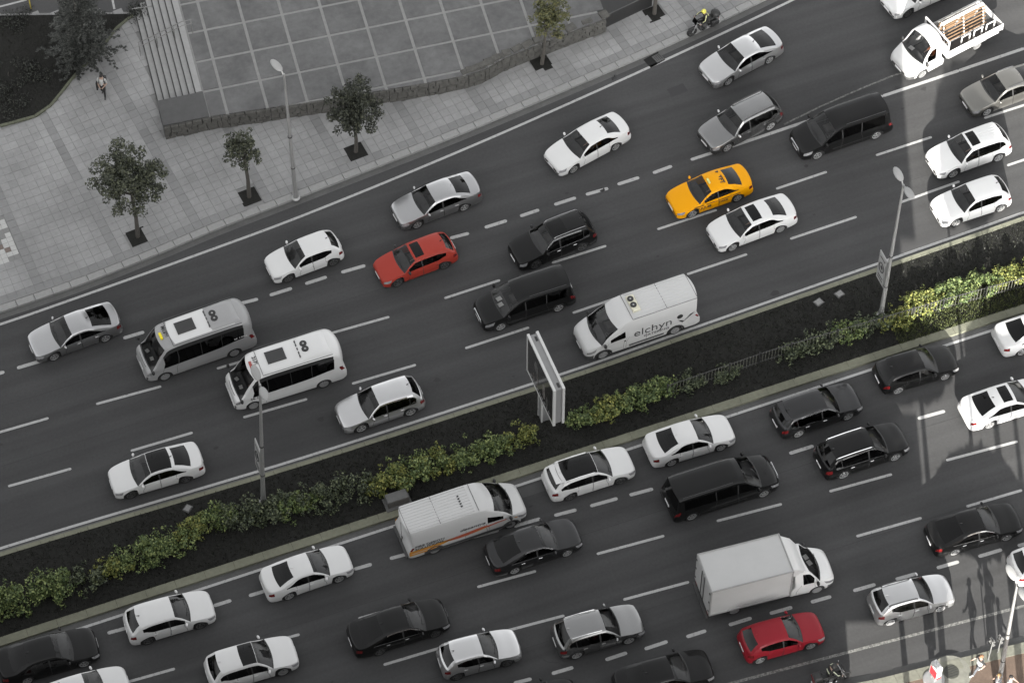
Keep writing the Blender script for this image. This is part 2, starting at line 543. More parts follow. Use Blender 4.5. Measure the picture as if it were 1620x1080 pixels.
for a, b in (((-27.11, 4.11), (-23.60, 4.02)), ((-21.11, 3.97), (-17.70, 3.82)), ((-14.72, 3.84), (-11.44, 3.76)), ((-8.66, 3.83), (-5.38, 3.72)), ((-2.31, 3.80), (0.81, 3.85)), ((3.74, 3.91), (6.82, 3.92)),
             ((9.75, 3.95), (13.19, 4.01)), ((16.70, 4.16), (19.70, 4.24)), ((22.63, 4.31), (25.97, 4.37)), ((29.19, 4.53), (32.38, 4.58)),
             ((-26.61, 0.83), (-23.37, 0.70)), ((-20.29, 0.64), (-17.05, 0.57)), ((-14.38, 0.52), (-11.00, 0.42)), ((-8.56, 0.48), (-5.12, 0.41)), ((-2.40, 0.46), (1.14, 0.50)), ((3.58, 0.54), (6.95, 0.63)),
             ((10.08, 0.69), (13.53, 0.76)), ((16.05, 0.86), (19.93, 0.93)), ((22.45, 0.96), (26.06, 1.11)), ((28.90, 1.16), (32.22, 1.23))):
    dash(a, b, 0.145)
for a, b in (((-24.38, -8.95), (-23.13, -9.02)), ((-19.13, -9.35), (-18.23, -9.36)), ((-17.35, -9.43), (-16.38, -9.46)), ((-12.08, -9.86), (-11.17, -9.90)), ((-10.23, -9.92), (-9.00, -10.00)), ((-8.00, -10.08), (-6.83, -10.14)), ((-6.00, -10.23), (-4.66, -10.31)),
             ((-3.88, -10.38), (-2.50, -10.44)), ((-1.79, -10.52), (-0.64, -10.60)), ((0.08, -10.65), (1.51, -10.72)), ((2.14, -10.76), (3.37, -10.84)), ((4.26, -10.90), (5.42, -10.99)), ((10.57, -11.37), (11.89, -11.39)), ((17.49, -11.79), (18.97, -11.87)), ((20.19, -11.92), (21.74, -12.03)),
             ((-7.02, -18.53), (-6.14, -18.61)), ((-5.13, -18.70), (-4.05, -18.75)), ((-2.45, -18.93), (-1.34, -18.94)), ((-0.47, -19.06), (0.72, -19.07)), ((1.67, -19.17), (2.69, -19.19)), ((3.84, -19.30), (5.02, -19.34)),
             ((5.95, -19.43), (7.10, -19.50)), ((8.07, -19.57), (9.12, -19.63)), ((10.26, -19.73), (11.42, -19.79)), ((12.46, -19.89), (13.55, -19.96)), ((14.62, -20.03), (15.78, -20.09)), ((16.81, -20.18), (18.06, -20.23)), ((18.88, -20.32), (20.04, -20.42))):
    dash(a, b, 0.19)
for a, b in (((-19.30, -12.09), (-15.73, -12.34)), ((-12.79, -12.54), (-10.13, -12.66)), ((-6.79, -12.96), (-3.79, -13.15)), ((-0.65, -13.32), (2.85, -13.55)), ((5.60, -13.70), (9.01, -13.95)), ((11.52, -14.13), (14.86, -14.33)), ((17.75, -14.56), (21.60, -14.83)),
             ((-24.21, -11.85), (-21.91, -11.97)), ((-18.80, -14.91), (-16.15, -15.09)), ((-12.50, -15.36), (-9.53, -15.47)), ((-6.43, -15.73), (-3.40, -15.96)), ((-0.40, -16.17), (2.97, -16.40)), ((5.76, -16.55), (9.05, -16.78)), ((11.69, -16.98), (15.15, -17.17)), ((17.51, -17.37), (20.52, -17.50))):
    dash(a, b, 0.145)

# paving joints and tar-filled cracks
M_TAR = mat('tar_joint', (0.030, 0.030, 0.030), 0.8, var=0.25, scale=6)
_rj = random.Random(4)
for y0, x0, x1 in ((2.1, -30, 30), (5.55, -30, 8), (-11.9, -26, 22), (-16.9, -20, 24), (9.2, -26, -4)):
    n = 40
    vs_ = []
    for i in range(n + 1):
        x = x0 + (x1 - x0) * i / n
        y = y0 + _rj.uniform(-.015, .015) - (0.022 * (x + 10) if y0 < -10 else 0) * .8
        vs_ += [(x, y - .012, .003), (x, y + .012, .003)]
    MB().add(vs_, [(2 * i, 2 * i + 2, 2 * i + 3, 2 * i + 1) for i in range(n)]).build('tar_joint', M_TAR, road, fix=False)
for k in range(9):
    x, y = _rj.uniform(-24, 24), _rj.choice((_rj.uniform(-2, 9), _rj.uniform(-21, -9)))
    an = _rj.uniform(0, 3.1)
    vs_ = []
    n = 9
    for i in range(n):
        x += math.cos(an) * .22
        y += math.sin(an) * .22
        an += _rj.uniform(-.6, .6)
        wd_ = .012 * (1 - abs(i - n / 2) / n)
        vs_ += [(x, y - wd_, .003), (x + wd_, y + wd_, .003)]
    MB().add(vs_, [(2 * i, 2 * i + 2, 2 * i + 3, 2 * i + 1) for i in range(n - 1)]).build('crack', M_TAR, road, fix=False)
# oil spots and tar blots on the asphalt
_ro = random.Random(11)
M_OIL = mat('oil_spot', (0.026, 0.026, 0.026), 0.8, var=0.2, scale=10)
for k in range(46):
    x = _ro.uniform(-28, 28)
    y = _ro.choice((_ro.uniform(-2.4, 10.0), _ro.uniform(-22, -8.6)))
    n = _ro.randint(7, 10)
    sz = _ro.choice((.06, .08, .10, .16))
    vs_ = [(x + sz * _ro.uniform(.5, 1.3) * math.cos(2 * PI * q / n) * 1.4, y + sz * _ro.uniform(.5, 1.2) * math.sin(2 * PI * q / n), 0.0035) for q in range(n)]
    MB().add(vs_, [tuple(range(n))]).build('oil_spot', M_OIL, road)

# ------------------------------------------------------------------ plaza side: kerb, paving, terrace, bed
pavement = struct('pavement', slab(lambda x: kerb_y(x) + 0.40, lambda x: 70.0, -80, 80, -0.3, 0.115), M_PBED)
NS = 1800
KX = [-60 + 120 * i / NS for i in range(NS + 1)]
KC = [Vector((x, kerb_y(x), 0)) for x in KX]
KS = [0.0]
for i in range(NS):
    KS.append(KS[-1] + (KC[i + 1] - KC[i]).length)

def kq(s, t, lo=[0]):
    """Point at arc length s along the kerb, t metres in from it."""
    a, b = 0, NS
    while b - a > 1:
        m_ = (a + b) // 2
        if KS[m_] > s:
            b = m_
        else:
            a = m_
    f = (s - KS[a]) / (KS[a + 1] - KS[a])
    p = KC[a].lerp(KC[a + 1], f)
    i0, i1 = max(0, a - 60), min(NS, a + 60)
    d = (KC[i1] - KC[i0]).normalized()
    return p + Vector((-d.y, d.x, 0)) * t

def inpoly(p, poly):
    c, j = False, len(poly) - 1
    for i in range(len(poly)):
        if (poly[i][1] > p[1]) != (poly[j][1] > p[1]) and p[0] < (poly[j][0] - poly[i][0]) * (p[1] - poly[i][1]) / (poly[j][1] - poly[i][1]) + poly[i][0]:
            c = not c
        j = i
    return c

def s_of(x):
    return KS[min(range(NS + 1), key=lambda i: abs(KX[i] - x))]

# kerb stones, one by one
kerb = tag(link('kerb', None), kind='structure')
s = s_of(-34)
while s < s_of(36):
    ln = 0.98
    q = [kq(s + 0.008, 0.0), kq(s + ln - 0.008, 0.0), kq(s + ln - 0.008, 0.42), kq(s + 0.008, 0.42)]
    dz = random.uniform(-0.006, 0.006)
    mb = MB()
    n4 = [(p.x, p.y) for p in q]
    c4 = Vector((sum(p[0] for p in n4) / 4, sum(p[1] for p in n4) / 4))
    vs_ = [(*p, -0.1) for p in n4] + [(*p, 0.12 + dz) for p in n4] + [(*(Vector(p).lerp(c4, 0.06)), 0.15 + dz) for p in n4]
    mb.add(vs_, [(0, 1, 5, 4), (1, 2, 6, 5), (2, 3, 7, 6), (3, 0, 4, 7), (4, 5, 9, 8), (5, 6, 10, 9), (6, 7, 11, 10), (7, 4, 8, 11), (8, 9, 10, 11)])
    mb.build('kerb_stone', M_KERB, kerb)
    s += ln + random.choice((0.0, 0.0, 0.005))

# terrace frame
TA = R(-6.2)
TO = Vector((-9.05, 20.45, 0))
TX = Vector((math.cos(TA), math.sin(TA), 0))
TY = Vector((-math.sin(TA), math.cos(TA), 0))

def tq(u, v):
    p = TO + TX * u + TY * v
    return (p.x, p.y)
TZ = 1.15
FRONT = [tq(-1.02, -1.75), (-12.5 + 2.9, 18.72), (-9.18, 18.62), (-6.98, 18.22), (-4.84, 17.86), (-3.19, 17.55), (-0.59, 17.14), (1.57, 16.80), (3.79, 16.55), (4.75, 16.62), (5.97, 16.95), (8.37, 17.22), (12.27, 17.58)]
TERR = FRONT + [(14.2, 24.2), (17, 48), (-5, 50), tq(-1.02, 8.4)]
BED = [(-40, 21.5), (-20.84, 23.00), (-18.91, 22.96), (-17.90, 23.38), (-17.20, 23.96), (-16.37, 24.69), (-15.53, 25.37), (-14.66, 25.86), (-13.58, 26.80), (-12.93, 27.38), (-11.85, 27.95), (-11.16, 27.79), (-18.75, 30.55), (-40, 33)]
STAIR = [tq(-3.45, 0.0), tq(-1.0, 0.0), tq(-1.0, 8.4), tq(-3.45, 8.4)]
LOWW = [tq(-3.5, -1.75), tq(-1.0, -1.75), tq(-1.0, 0.0), tq(-3.5, 0.0)]
PITS = [(-16.05, 13.24), (-9.75, 13.64), (-3.44, 14.47), (8.11, 16.58), (15.26, 17.69)]
CHECK = [(-23.37, 17.03), (-22.49, 17.09), (-22.19, 14.10), (-23.34, 14.01), (-24.36, 14.05)]
RAMP = [(12.03, 17.66), (15.36, 18.30), (18.0, 26.0), (12.0, 27.0)]
CARPARK = [(-40, 33), (-18.68, 30.77), (-10.77, 27.88), (-9, 45), (-40, 45)]
VIEW = [(-19.61, 36.84), (39.22, 14.26), (16.66, -30.15), (-32.56, -11.25)]

def clear_pit(p):
    return all(abs(p.x - q[0]) > 0.55 or abs(p.y - q[1]) > 0.55 for q in PITS)

def pave(s0, s1, t0, t1, dark, g=0.0065):
    q = [kq(s0 + g, t0 + g), kq(s1 - g, t0 + g), kq(s1 - g, t1 - g), kq(s0 + g, t1 - g)]
    dz = random.uniform(-0.003, 0.003)
    vs_ = [(p.x, p.y, 0.10) for p in q] + [(p.x, p.y, 0.15 + dz) for p in q]
    return (q[0] + q[2]) / 2, dark, vs_, [(4, 5, 6, 7), (0, 1, 5, 4), (1, 2, 6, 5), (2, 3, 7, 6), (3, 0, 4, 7)]
pieces = []
BANDS = [s_of(-24.6), s_of(-20.0) - 0.25]
sb = s_of(-21.6)
BANDS = [sb + 4.35 * k for k in range(-2, 14)]
ss = s_of(-40)
while ss < s_of(38):
    dark_s = any(abs(ss + 0.25 - b) < 0.26 for b in BANDS)
    for it in range(36):
        t0 = 0.43 + 0.5 * it
        off = 0.25 if (it % 2 and not dark_s) else 0.0
        dark = dark_s or it == 0 or (it == 1 and False)
        if it == 0:
            off = 0
        c = kq(ss + 0.25, t0 + 0.25)
        p2 = (c.x, c.y)
        if not inpoly(p2, VIEW) or inpoly(p2, TERR) or inpoly(p2, BED) or inpoly(p2, STAIR) or inpoly(p2, LOWW) or inpoly(p2, RAMP) or inpoly(p2, CHECK) or inpoly(p2, CARPARK) or not clear_pit(c):
            continue
        pieces.append(pave(ss, ss + 0.5, t0, t0 + 0.5, dark))
    ss += 0.5
VP = Vector(cam.location)
pieces.sort(key=lambda q: (q[0] - VP).length)
rest = {False: MB(), True: MB()}
for i, (c, dk, v_, f_) in enumerate(pieces):
    if i < 300:
        MB().add(v_, f_).build('paving_slab', M_PAVED if dk else M_PAVER, pavement, fix=False)
    else:
        rest[dk].add(v_, f_)
for dk in rest:
    if rest[dk].v:
        tag(rest[dk].build('dark_paving' if dk else 'paving', M_PAVED if dk else M_PAVER, pavement, fix=False), kind='stuff')

# chequered tile panel at the left edge
chq = [mat('white_tile', (0.40, 0.40, 0.39), 0.7, var=0.1), mat('brown_tile', (0.15, 0.12, 0.105), 0.8, var=0.15), mat('grey_tile', (0.19, 0.19, 0.185), 0.8, var=0.1)]
co = Vector((*(-22.19, 14.10), 0))
cx = (Vector((*(-23.33, 14.05), 0)) - co).normalized()
cy = Vector((cx.y, -cx.x, 0))
for i in range(7):
    for j in range(9):
        p = co + cx * (0.15 + 0.31 * i) + cy * (0.15 + 0.31 * j)
        MB().box((p.x, p.y, 0.132), (0.295, 0.295, 0.05), math.atan2(cx.y, cx.x)).build('tile', chq[(i * 2 + j * 3 + (i * j) % 3) % 3] if (i + j) % 2 else chq[0 if (i + j) % 3 else 2], pavement)

# terrace: body, concrete slabs between pale strips
terrace = thing('terrace', 'raised concrete terrace of square slabs divided by pale strips', 'terrace')
def clip(poly, a, b, keep):
    """Clip polygon by half plane: points p with (p-a).n >= 0."""
    out = []
    n = len(poly)
    for i in range(n):
        p, q = poly[i], poly[(i + 1) % n]
        dp = (p[0] - a[0]) * b[0] + (p[1] - a[1]) * b[1]
        dq = (q[0] - a[0]) * b[0] + (q[1] - a[1]) * b[1]
        if dp >= 0:
            out.append(p)
        if (dp >= 0) != (dq >= 0):
            t = dp / (dp - dq)
            out.append((p[0] + t * (q[0] - p[0]), p[1] + t * (q[1] - p[1])))
    return out
MB().prism(TERR, -0.2, TZ - 0.03).build('base', M_STRIP, terrace)
def cell(u0, u1, v0, v1):
    p = TERR
    for a, b in ((tq(u0, 0), (TX.x, TX.y)), (tq(u1, 0), (-TX.x, -TX.y)), (tq(0, v0), (TY.x, TY.y)), (tq(0, v1), (-TY.x, -TY.y))):
        if len(p) < 3:
            return []
        p = clip(p, a, b, 1)
    return p
US = [-1.02] + [0.0 + 2.165 * k for k in range(0, 13)]
VS = [-5.4, -4.3 + 0.0] + [2.13 * k for k in range(-1, 8)]
VS = [-4.26] + [2.13 * k for k in range(-1, 9)]
hw = 0.085
for i in range(len(US) - 1):
    for j in range(len(VS) - 1):
        q = cell(US[i] + hw, US[i + 1] - hw, VS[j] + hw, VS[j + 1] - hw)
        if len(q) >= 3 and abs(sum(q[k][0] * q[(k + 1) % len(q)][1] - q[(k + 1) % len(q)][0] * q[k][1] for k in range(len(q)))) > 0.15:
            MB().prism(q, TZ - 0.1, TZ + random.uniform(-0.006, 0.006)).build('concrete_slab', M_CONC, terrace)

# rough stone facing along the terrace front
wall_line = [Vector((*p, 0)) for p in [tq(-3.5, -1.78)] + FRONT[1:]]
def facing(mb_parent, a, b, z0, z1, out=0.05):
    d = (b - a)
    L_ = d.length
    d = d / L_
    n = Vector((d.y, -d.x, 0))
    z = z0
    row = 0
    while z < z1 - 0.06:
        hgt = min(random.uniform(0.2, 0.3), z1 - z)
        x = -random.uniform(0, 0.2)
        while x < L_:
            wd = random.uniform(0.28, 0.62)
            x0_, x1_ = max(0, x), min(L_, x + wd)
            if x1_ - x0_ > 0.08:
                p = a + d * ((x0_ + x1_) / 2) + n * random.uniform(0.0, out)
                MB().box((p.x, p.y, z + hgt / 2), (x1_ - x0_ - 0.02, 0.22, hgt - 0.02), math.atan2(d.y, d.x) + random.uniform(-0.03, 0.03), taper=random.uniform(0.9, 0.99)).build('stone', M_STONE, mb_parent)
            x += wd
        z += hgt
wl = [wall_line[0], Vector((*FRONT[1], 0))] + [Vector((*p, 0)) for p in FRONT[2:]]
for a, b in zip(wl, wl[1:]):
    facing(terrace, a, b, 0.12, TZ - 0.04)
# broken coping at the right, and the low block beside the steps
for k in range(16):
    f = k / 15
    i = min(int(f * 4), 3)
    a, b = Vector((*FRONT[8 + i], 0)), Vector((*FRONT[9 + i], 0))
    p = a.lerp(b, f * 4 - i) + Vector((0, 0.25, 0))
    MB().box((p.x, p.y, TZ + random.uniform(-0.03, 0.05)), (random.uniform(0.5, 0.75), random.uniform(0.3, 0.5), 0.14), random.uniform(-0.2, 0.35), taper=0.9).build('stone', M_STONE, terrace)
MB().prism(LOWW, 0.1, TZ + 0.02).build('side_block', mat('block_top', (0.075, 0.075, 0.075), 0.9, var=0.2, scale=3), terrace)

# steps and their handrail
stairs = thing('stairs', 'pale concrete steps climbing to the raised terrace', 'stairs')
NSTEP = 7
M_RISER = mat('shaded_riser', (0.045, 0.045, 0.044), 0.95, spec=0.1, var=0.2)  # shade under each tread edge is put into the riser colour
for k in range(NSTEP):
    u0 = -3.4 + 2.38 * k / NSTEP
    z1 = 0.15 + (TZ - 0.15) * (k + 1) / NSTEP
    q = [tq(u0, 0.05), tq(-1.03, 0.05), tq(-1.03, 7.6 + 0.1 * k), tq(u0, 7.6 + 0.1 * k)]
    MB().prism(q, z1 - 0.155 if k else 0.0, z1).build('step', M_STEP, stairs)
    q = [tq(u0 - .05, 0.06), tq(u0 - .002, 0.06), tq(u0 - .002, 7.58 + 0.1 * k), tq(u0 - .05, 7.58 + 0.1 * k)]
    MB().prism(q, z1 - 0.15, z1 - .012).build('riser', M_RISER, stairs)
rail = thing('handrail', 'thin metal handrail across the middle of the steps', 'handrail', (*tq(-2.4, 4.3), 0.15), TA)
M_RAIL = mat('weathered_rail', (0.16, 0.16, 0.155), 0.6, var=0.2, scale=8)
def stair_z(u):
    return max(0, min(TZ - 0.15, (u + 1.15) / 2.38 * (TZ - 0.15)))
for dv in (-0.14, 0.14):
    pts = [(u, dv, stair_z(u) + 0.85) for u in (-1.35, -0.9, 0.2, 1.2, 1.75)]
    MB().tube(pts, 0.022, 6).build('rail', M_RAIL, rail)
for u in (-1.3, -0.3, 0.7, 1.7):
    MB().tube([(u, -0.14, stair_z(u)), (u, -0.14, stair_z(u) + 0.86), (u, 0.14, stair_z(u) + 0.86), (u, 0.14, stair_z(u))], 0.02, 6).build('post', M_RAIL, rail)

# dark metal enclosure right of the terrace
ramp = thing('ramp_enclosure', 'dark sheet metal enclosure at the right end of the terrace', 'enclosure')
MB().prism([RAMP[0], RAMP[1], RAMP[2], RAMP[3]], 0.0, 1.15).build('panel', mat('dark_sheet', (0.022, 0.022, 0.022), 0.6, var=0.2), ramp)
MB().tube([(RAMP[0][0], RAMP[0][1], 1.17), (RAMP[1][0], RAMP[1][1], 1.17)], 0.03, 6).build('top_rail', M_CLAD, ramp)

# planting bed and car park strip, top left
M_EDGE = mat('mossy_edging', (0.10, 0.105, 0.075), 0.95, var=0.35, scale=6, island=0.25)
bed = struct('planting_bed', MB().prism(BED, -0.1, 0.2), M_SOIL)
for a, b in zip(BED[1:10], BED[2:11]):
    a, b = Vector((*a, 0)), Vector((*b, 0))
    n = max(1, round((b - a).length / 0.5))
    for k in range(n):
        p = a.lerp(b, (k + 0.5) / n)
        MB().box((p.x, p.y, 0.16), ((b - a).length / n - 0.01, 0.14, 0.16), math.atan2(b.y - a.y, b.x - a.x)).build('edging_stone', M_EDGE, bed)
park = struct('car_park', MB().prism(CARPARK, -0.1, 0.135), mat('car_park_asphalt', (0.06, 0.06, 0.06), 0.9, var=0.15, scale=8))
for a, b in (((-12.56, 29.47), (-12.66, 28.77)), ((-18.56, 31.23), (-17.04, 31.19))):
    a, b = Vector((*a, 0.139)), Vector((*b, 0.139))
    n = (b - a).normalized().cross(Vector((0, 0, 1))) * 0.06
    MB().add([a - n, b - n, b + n, a + n], [(0, 1, 2, 3)]).build('bay_line', M_PAINT, park)
MB().tube([(*(-11.81, 28.08), 0.15), (*(-11.81, 28.08), 0.55), (*(-10.60, 27.82), 0.6)], 0.03, 6).build('low_rail', M_STRIP, stairs)

# ------------------------------------------------------------------ median
median = struct('median', slab(lambda x: meds_y(x) + 0.1, lambda x: medn_y(x) - 0.1, -80, 80, -0.3, 0.13), M_SOIL)
def kerb_run(fy, o0, o1, x0, x1, ln, m, parent, h=0.15):
    x = x0
    while x < x1:
        xe = x + ln
        g = 0.006
        q = [(x + g, fy(x) + o0), (xe - g, fy(xe) + o0), (xe - g, fy(xe) + o1), (x + g, fy(x) + o1)]
        if o1 < o0:
            q.reverse()
        dz = random.uniform(-0.008, 0.008)
        MB().prism(q, -0.1, h + dz).build('kerb_stone', m, parent)
        x = xe
kerb_run(medn_y, -0.24, 0.0, -32, 40, 1.2, M_MKERB, median)
kerb_run(meds_y, 0.0, 0.46, -34, 34, 1.5, M_MKERB, median)

# ------------------------------------------------------------------ lower pavement (bottom right)
lowp = struct('lower_pavement', slab(lambda x: -70.0, lambda x: south_y(x) - 0.3, -80, 80, -0.3, 0.13), M_BROWN)
kerb_run(south_y, -0.55, 0.0, -2, 30, 1.1, mat('worn_kerb_concrete', (0.155, 0.155, 0.125), 0.9, var=0.28, scale=4, island=0.1), lowp)
mp = (12.73, -25.54)
MB().lathe([(0.9, 0.10), (0.95, 0.145), (0.0, 0.15)], 18, (mp[0], mp[1] - 0.05, 0)).build('concrete_collar', mat('collar_concrete', (0.17, 0.17, 0.145), 0.9, var=0.3, scale=4), lowp)
mh = thing('manhole_cover', 'round dark manhole cover in the lower pavement', 'manhole cover', (mp[0], mp[1], 0.145))
MB().lathe([(0.38, 0.0), (0.38, 0.025), (0.355, 0.03), (0.0, 0.03)], 24).build('lid', mat('cast_iron', (0.05, 0.052, 0.042), 0.8, var=0.25, scale=10), mh)
for k in range(5):
    MB().box((0, -0.24 + 0.12 * k, 0.034), (0.5 if k in (0, 4) else 0.62, 0.03, 0.012)).build('rib', M_DMETAL, mh)

# ------------------------------------------------------------------ vehicles: lofted shells split into panels
def seg_fn(segs):
    fs = [(s_[0][0], s_[-1][0], pchip(s_)) for s_ in segs]

    def f(d):
        for a, b, g in fs:
            if d <= b:
                return g(d)
        return fs[-1][2](d)
    return f

def shell(p):
    """Loft the body; returns {panel label: (verts, faces)}. Local frame: +x forward, +y left, origin on the ground between the axles."""
    L, W, H, F = p['L'], p['W'], p['H'], p['F']
    top, belt, wid = seg_fn(p['top']), pchip(p['belt']), pchip(p['wid'])
    tum, r, z0 = p['tum'], p['r'], p['z0']
    wf0 = p.get('wf', (0.07, 0.42, 0.80, 0.93))
    tap = p.get('taper')
    axd = [F - a for a in p['ax'] if a > F - L + 0.2]
    Rr = r + p.get('gap', 0.055)
    ds = set([0, .012, .04, .09, .16, .24, .33, .43, .55])
    ds |= set(L - e for e in (0, .012, .04, .09, .16, .24, .33, .45))
    for a in axd:
        for k in range(13):
            ds.add(a - Rr * 0.999 * math.cos(PI * k / 12))
        ds |= {a - Rr - 0.006, a + Rr + 0.006}
    for a, b, n in p['div']:
        for k in range(n + 1):
            ds.add(a + (b - a) * k / n)
    for a in p['cut']:
        ds.add(a)
    ds = sorted(d for d in ds if -1e-6 <= d <= L + 1e-6)
    keep = set(p['cut']) | {0, L}
    out = [ds[0]]
    for d in ds[1:]:
        if d - out[-1] < 0.005:
            if d in keep:
                out[-1] = d
            continue
        out.append(d)
    ds = out
    bot = p['bot']

    def ring(d):
        w_ = W / 2 * wid(d)
        zt = top(d)
        dzn0 = max(0.0, min(1.0, (zt - belt(d)) / 0.35))
        cr = p.get('cr', 0.03) * (0.5 + dzn0) + 0.006
        bl = min(belt(d), zt - cr - 0.02)
        zb = bot(d)
        for a in axd:
            if abs(d - a) < Rr:
                zb = max(zb, math.sqrt(max(0, Rr * Rr - (d - a) ** 2)) + r)
        zb = min(zb, bl - 0.06)
        prof = pchip([(0, .955), (.25, .99), (.5, 1.0), (.8, .985), (1.0, p.get('sh', .945))])

        def yy(z):
            return w_ * prof((z - z0) / (bl - z0))
        q = [(0, zb), (.78 * w_, zb), (yy(zb + .02) - .012, zb + 0.004)]
        for f in (0, .1, .26, .46, .68, .87, 1.0):
            z = zb + .025 + f * (bl - zb - .025)
            q.append((yy(z), z))
        ws = yy(bl)
        z14 = zt - cr
        dz = z14 - bl
        k_ = sstep(tap[0], tap[1], d) * (1 - sstep(tap[1] + .02, tap[1] + .25, d)) if tap else 0.0
        lo_, hi_ = wf0[0] + tap[2] * k_ if tap else wf0[0], wf0[2] - tap[3] * k_ if tap else wf0[2]
        wf = (lo_, (lo_ + hi_) / 2, hi_, wf0[3]) if tap else wf0
        for f in wf:
            q.append((ws - tum * dz * f - 0.035 * f * f * dzn0, bl + f * dz))
        y14 = q[-1][0] - .012 - p.get('rc', .045) * dzn0
        q += [(y14, z14), (max(y14 - .11, .7 * y14), zt - .45 * cr), (.55 * y14, zt - .14 * cr), (.28 * y14, zt - .03 * cr), (0, zt)]
        bow = p.get('bow', 0.15)
        res = []
        for y, z in q:
            sg = sstep(-1.0, 1.0, (L / 2 - d) / (L * 0.28)) * 2 - 1
            x = F - d - bow * sg * (y / (W / 2)) ** 2 * sstep(.5, .85, z / max(H * .62, .1))
            res.append((x, y, z))
        return res
    rings = [ring(d) for d in ds]
    N = len(rings[0])
    parts = {}

    def put(lab, quad):
        parts.setdefault(lab, []).append(quad)
    for i in range(len(ds) - 1):
        dm = (ds[i] + ds[i + 1]) / 2
        for j in range(N - 1):
            a, b, c, d = rings[i][j], rings[i][j + 1], rings[i + 1][j + 1], rings[i + 1][j]
            put(p['lab'](dm, j, 'l'), (a, d, c, b))
            m = lambda t: (t[0], -t[1], t[2])
            put(p['lab'](dm, j, 'r'), (m(a), m(b), m(c), m(d)))
    for e, rg in ((0, rings[0]), (1, rings[-1])):
        for j in range(N - 1):
            a, b = rg[j], rg[j + 1]
            q = (a, b, (b[0], -b[1], b[2]), (a[0], -a[1], a[2]))
            put(p['cap'](e, j), q if e == 0 else q[::-1])
    res = {}
    for lab, qs in parts.items():
        idx, vs_, fs_ = {}, [], []
        for q in qs:
            f = []
            for v in q:
                k = (round(v[0], 4), round(v[1], 4), round(v[2], 4))
                if k not in idx:
                    idx[k] = len(vs_)
                    vs_.append(k)
                if idx[k] not in f:
                    f.append(idx[k])
            if len(f) >= 3:
                fs_.append(tuple(f))
        res[lab] = (vs_, fs_)
    return res

def build_shell(p, root, pm, mats):
    """Turn shell panels into child meshes. mats: panel name -> material."""
    made = {}
    for lab, (v_, f_) in shell(p).items():
        nm = lab[0] if isinstance(lab, tuple) else lab
        if not f_:
            continue
        mb = MB()
        mb.v, mb.f = v_, f_
        m = mats.get(nm, pm)
        made[lab] = mb.build(nm, m, root, smooth=38, fix=False)
    return made

# wheels: one tyre and three rims, shared by all vehicles
_t = MB().lathe([(.20, -.10), (.29, -.105), (.322, -.085), (.33, -.05), (.33, .05), (.322, .085), (.29, .105), (.235, .10), (.225, .055)], 22, axis='Y')
ME_TYRE = _t.mesh('wheel', M_RUBBER, 40)
def rim_mesh(n, wd, m, nm):
    mb = MB()
    k = 22
    pr = [(.222, .06), (.236, .102), (.225, .108), (.198, .10), (.19, .058)]
    vs_, fs_ = [], []
    for r_, h in pr:
        for q in range(k):
            vs_.append((r_ * math.cos(2 * PI * q / k), h, r_ * math.sin(2 * PI * q / k)))
    for i in range(len(pr) - 1):
        for q in range(k):
            fs_.append((i * k + q, i * k + (q + 1) % k, (i + 1) * k + (q + 1) % k, (i + 1) * k + q))
    mb.add(vs_, fs_)
    for q in range(n):
        a = 2 * PI * q / n + 0.3
        c = Vector((math.cos(a) * .12, .085, math.sin(a) * .12))
        mb.box(c, (.16, .03, wd), ry=-a)
    mb.lathe([(.055, .07), (.055, .10), (.03, .108)], 10, axis='Y')
    return mb.mesh(nm, m, 40)
RIMS = {'five': rim_mesh(5, .062, M_RIM, 'rim'), 'ten': rim_mesh(10, .03, M_RIM, 'rim'), 'dark': rim_mesh(5, .07, M_RIMD, 'rim'),
        'steel': rim_mesh(8, .075, mat('steel_wheel', (0.30, 0.30, 0.30), 0.5, metal=0.3), 'rim')}
def wheel(root, x, y, r, style, out, wide=1.0):
    o = link('wheel', ME_TYRE, root, (x, y, r), 0 if out > 0 else PI)
    o.scale = (r / .33, wide, r / .33)
    link('rim', RIMS[style], o)
    return o

ME_MIRROR = MB().ell((0, 0, 0), (.07, .11, .075), 10, 6).mesh('mirror', None, 60)
ME_HANDLE = MB().rbox((0, 0, 0), (.2, .035, .03), .01).mesh('handle', None)
ME_PLATE = MB().rbox((0, 0, 0), (.025, .52, .115), .004).mesh('licence_plate', M_PLATE)
_s = MB().rbox((0, 0, .10), (.50, .50, .2), .05).rbox((-.27, 0, .42), (.14, .48, .62), .05, ry=-.2).rbox((-.36, 0, .82), (.10, .26, .18), .04, ry=-.2)
ME_SEAT = _s.mesh('seat', M_SEAT, 50)
_s = MB().rbox((0, 0, .10), (.48, 1.25, .2), .05).rbox((-.27, 0, .42), (.14, 1.25, .6), .05, ry=-.22)
ME_BENCH = _s.mesh('rear_bench', M_SEAT, 50)
_pts = [(.0, .18 * math.cos(2 * PI * k / 14), .18 * math.sin(2 * PI * k / 14)) for k in range(15)]
ME_STEER = MB().tube(_pts, .018, 6, cap=False).box((0, 0, 0), (.03, .34, .05)).mesh('steering_wheel', M_PLAST)
def recolour(o, m):
    if len(o.data.materials) == 0:
        o.data.materials.append(None)
    o.material_slots[0].link = 'OBJECT'
    o.material_slots[0].material = m
    return o

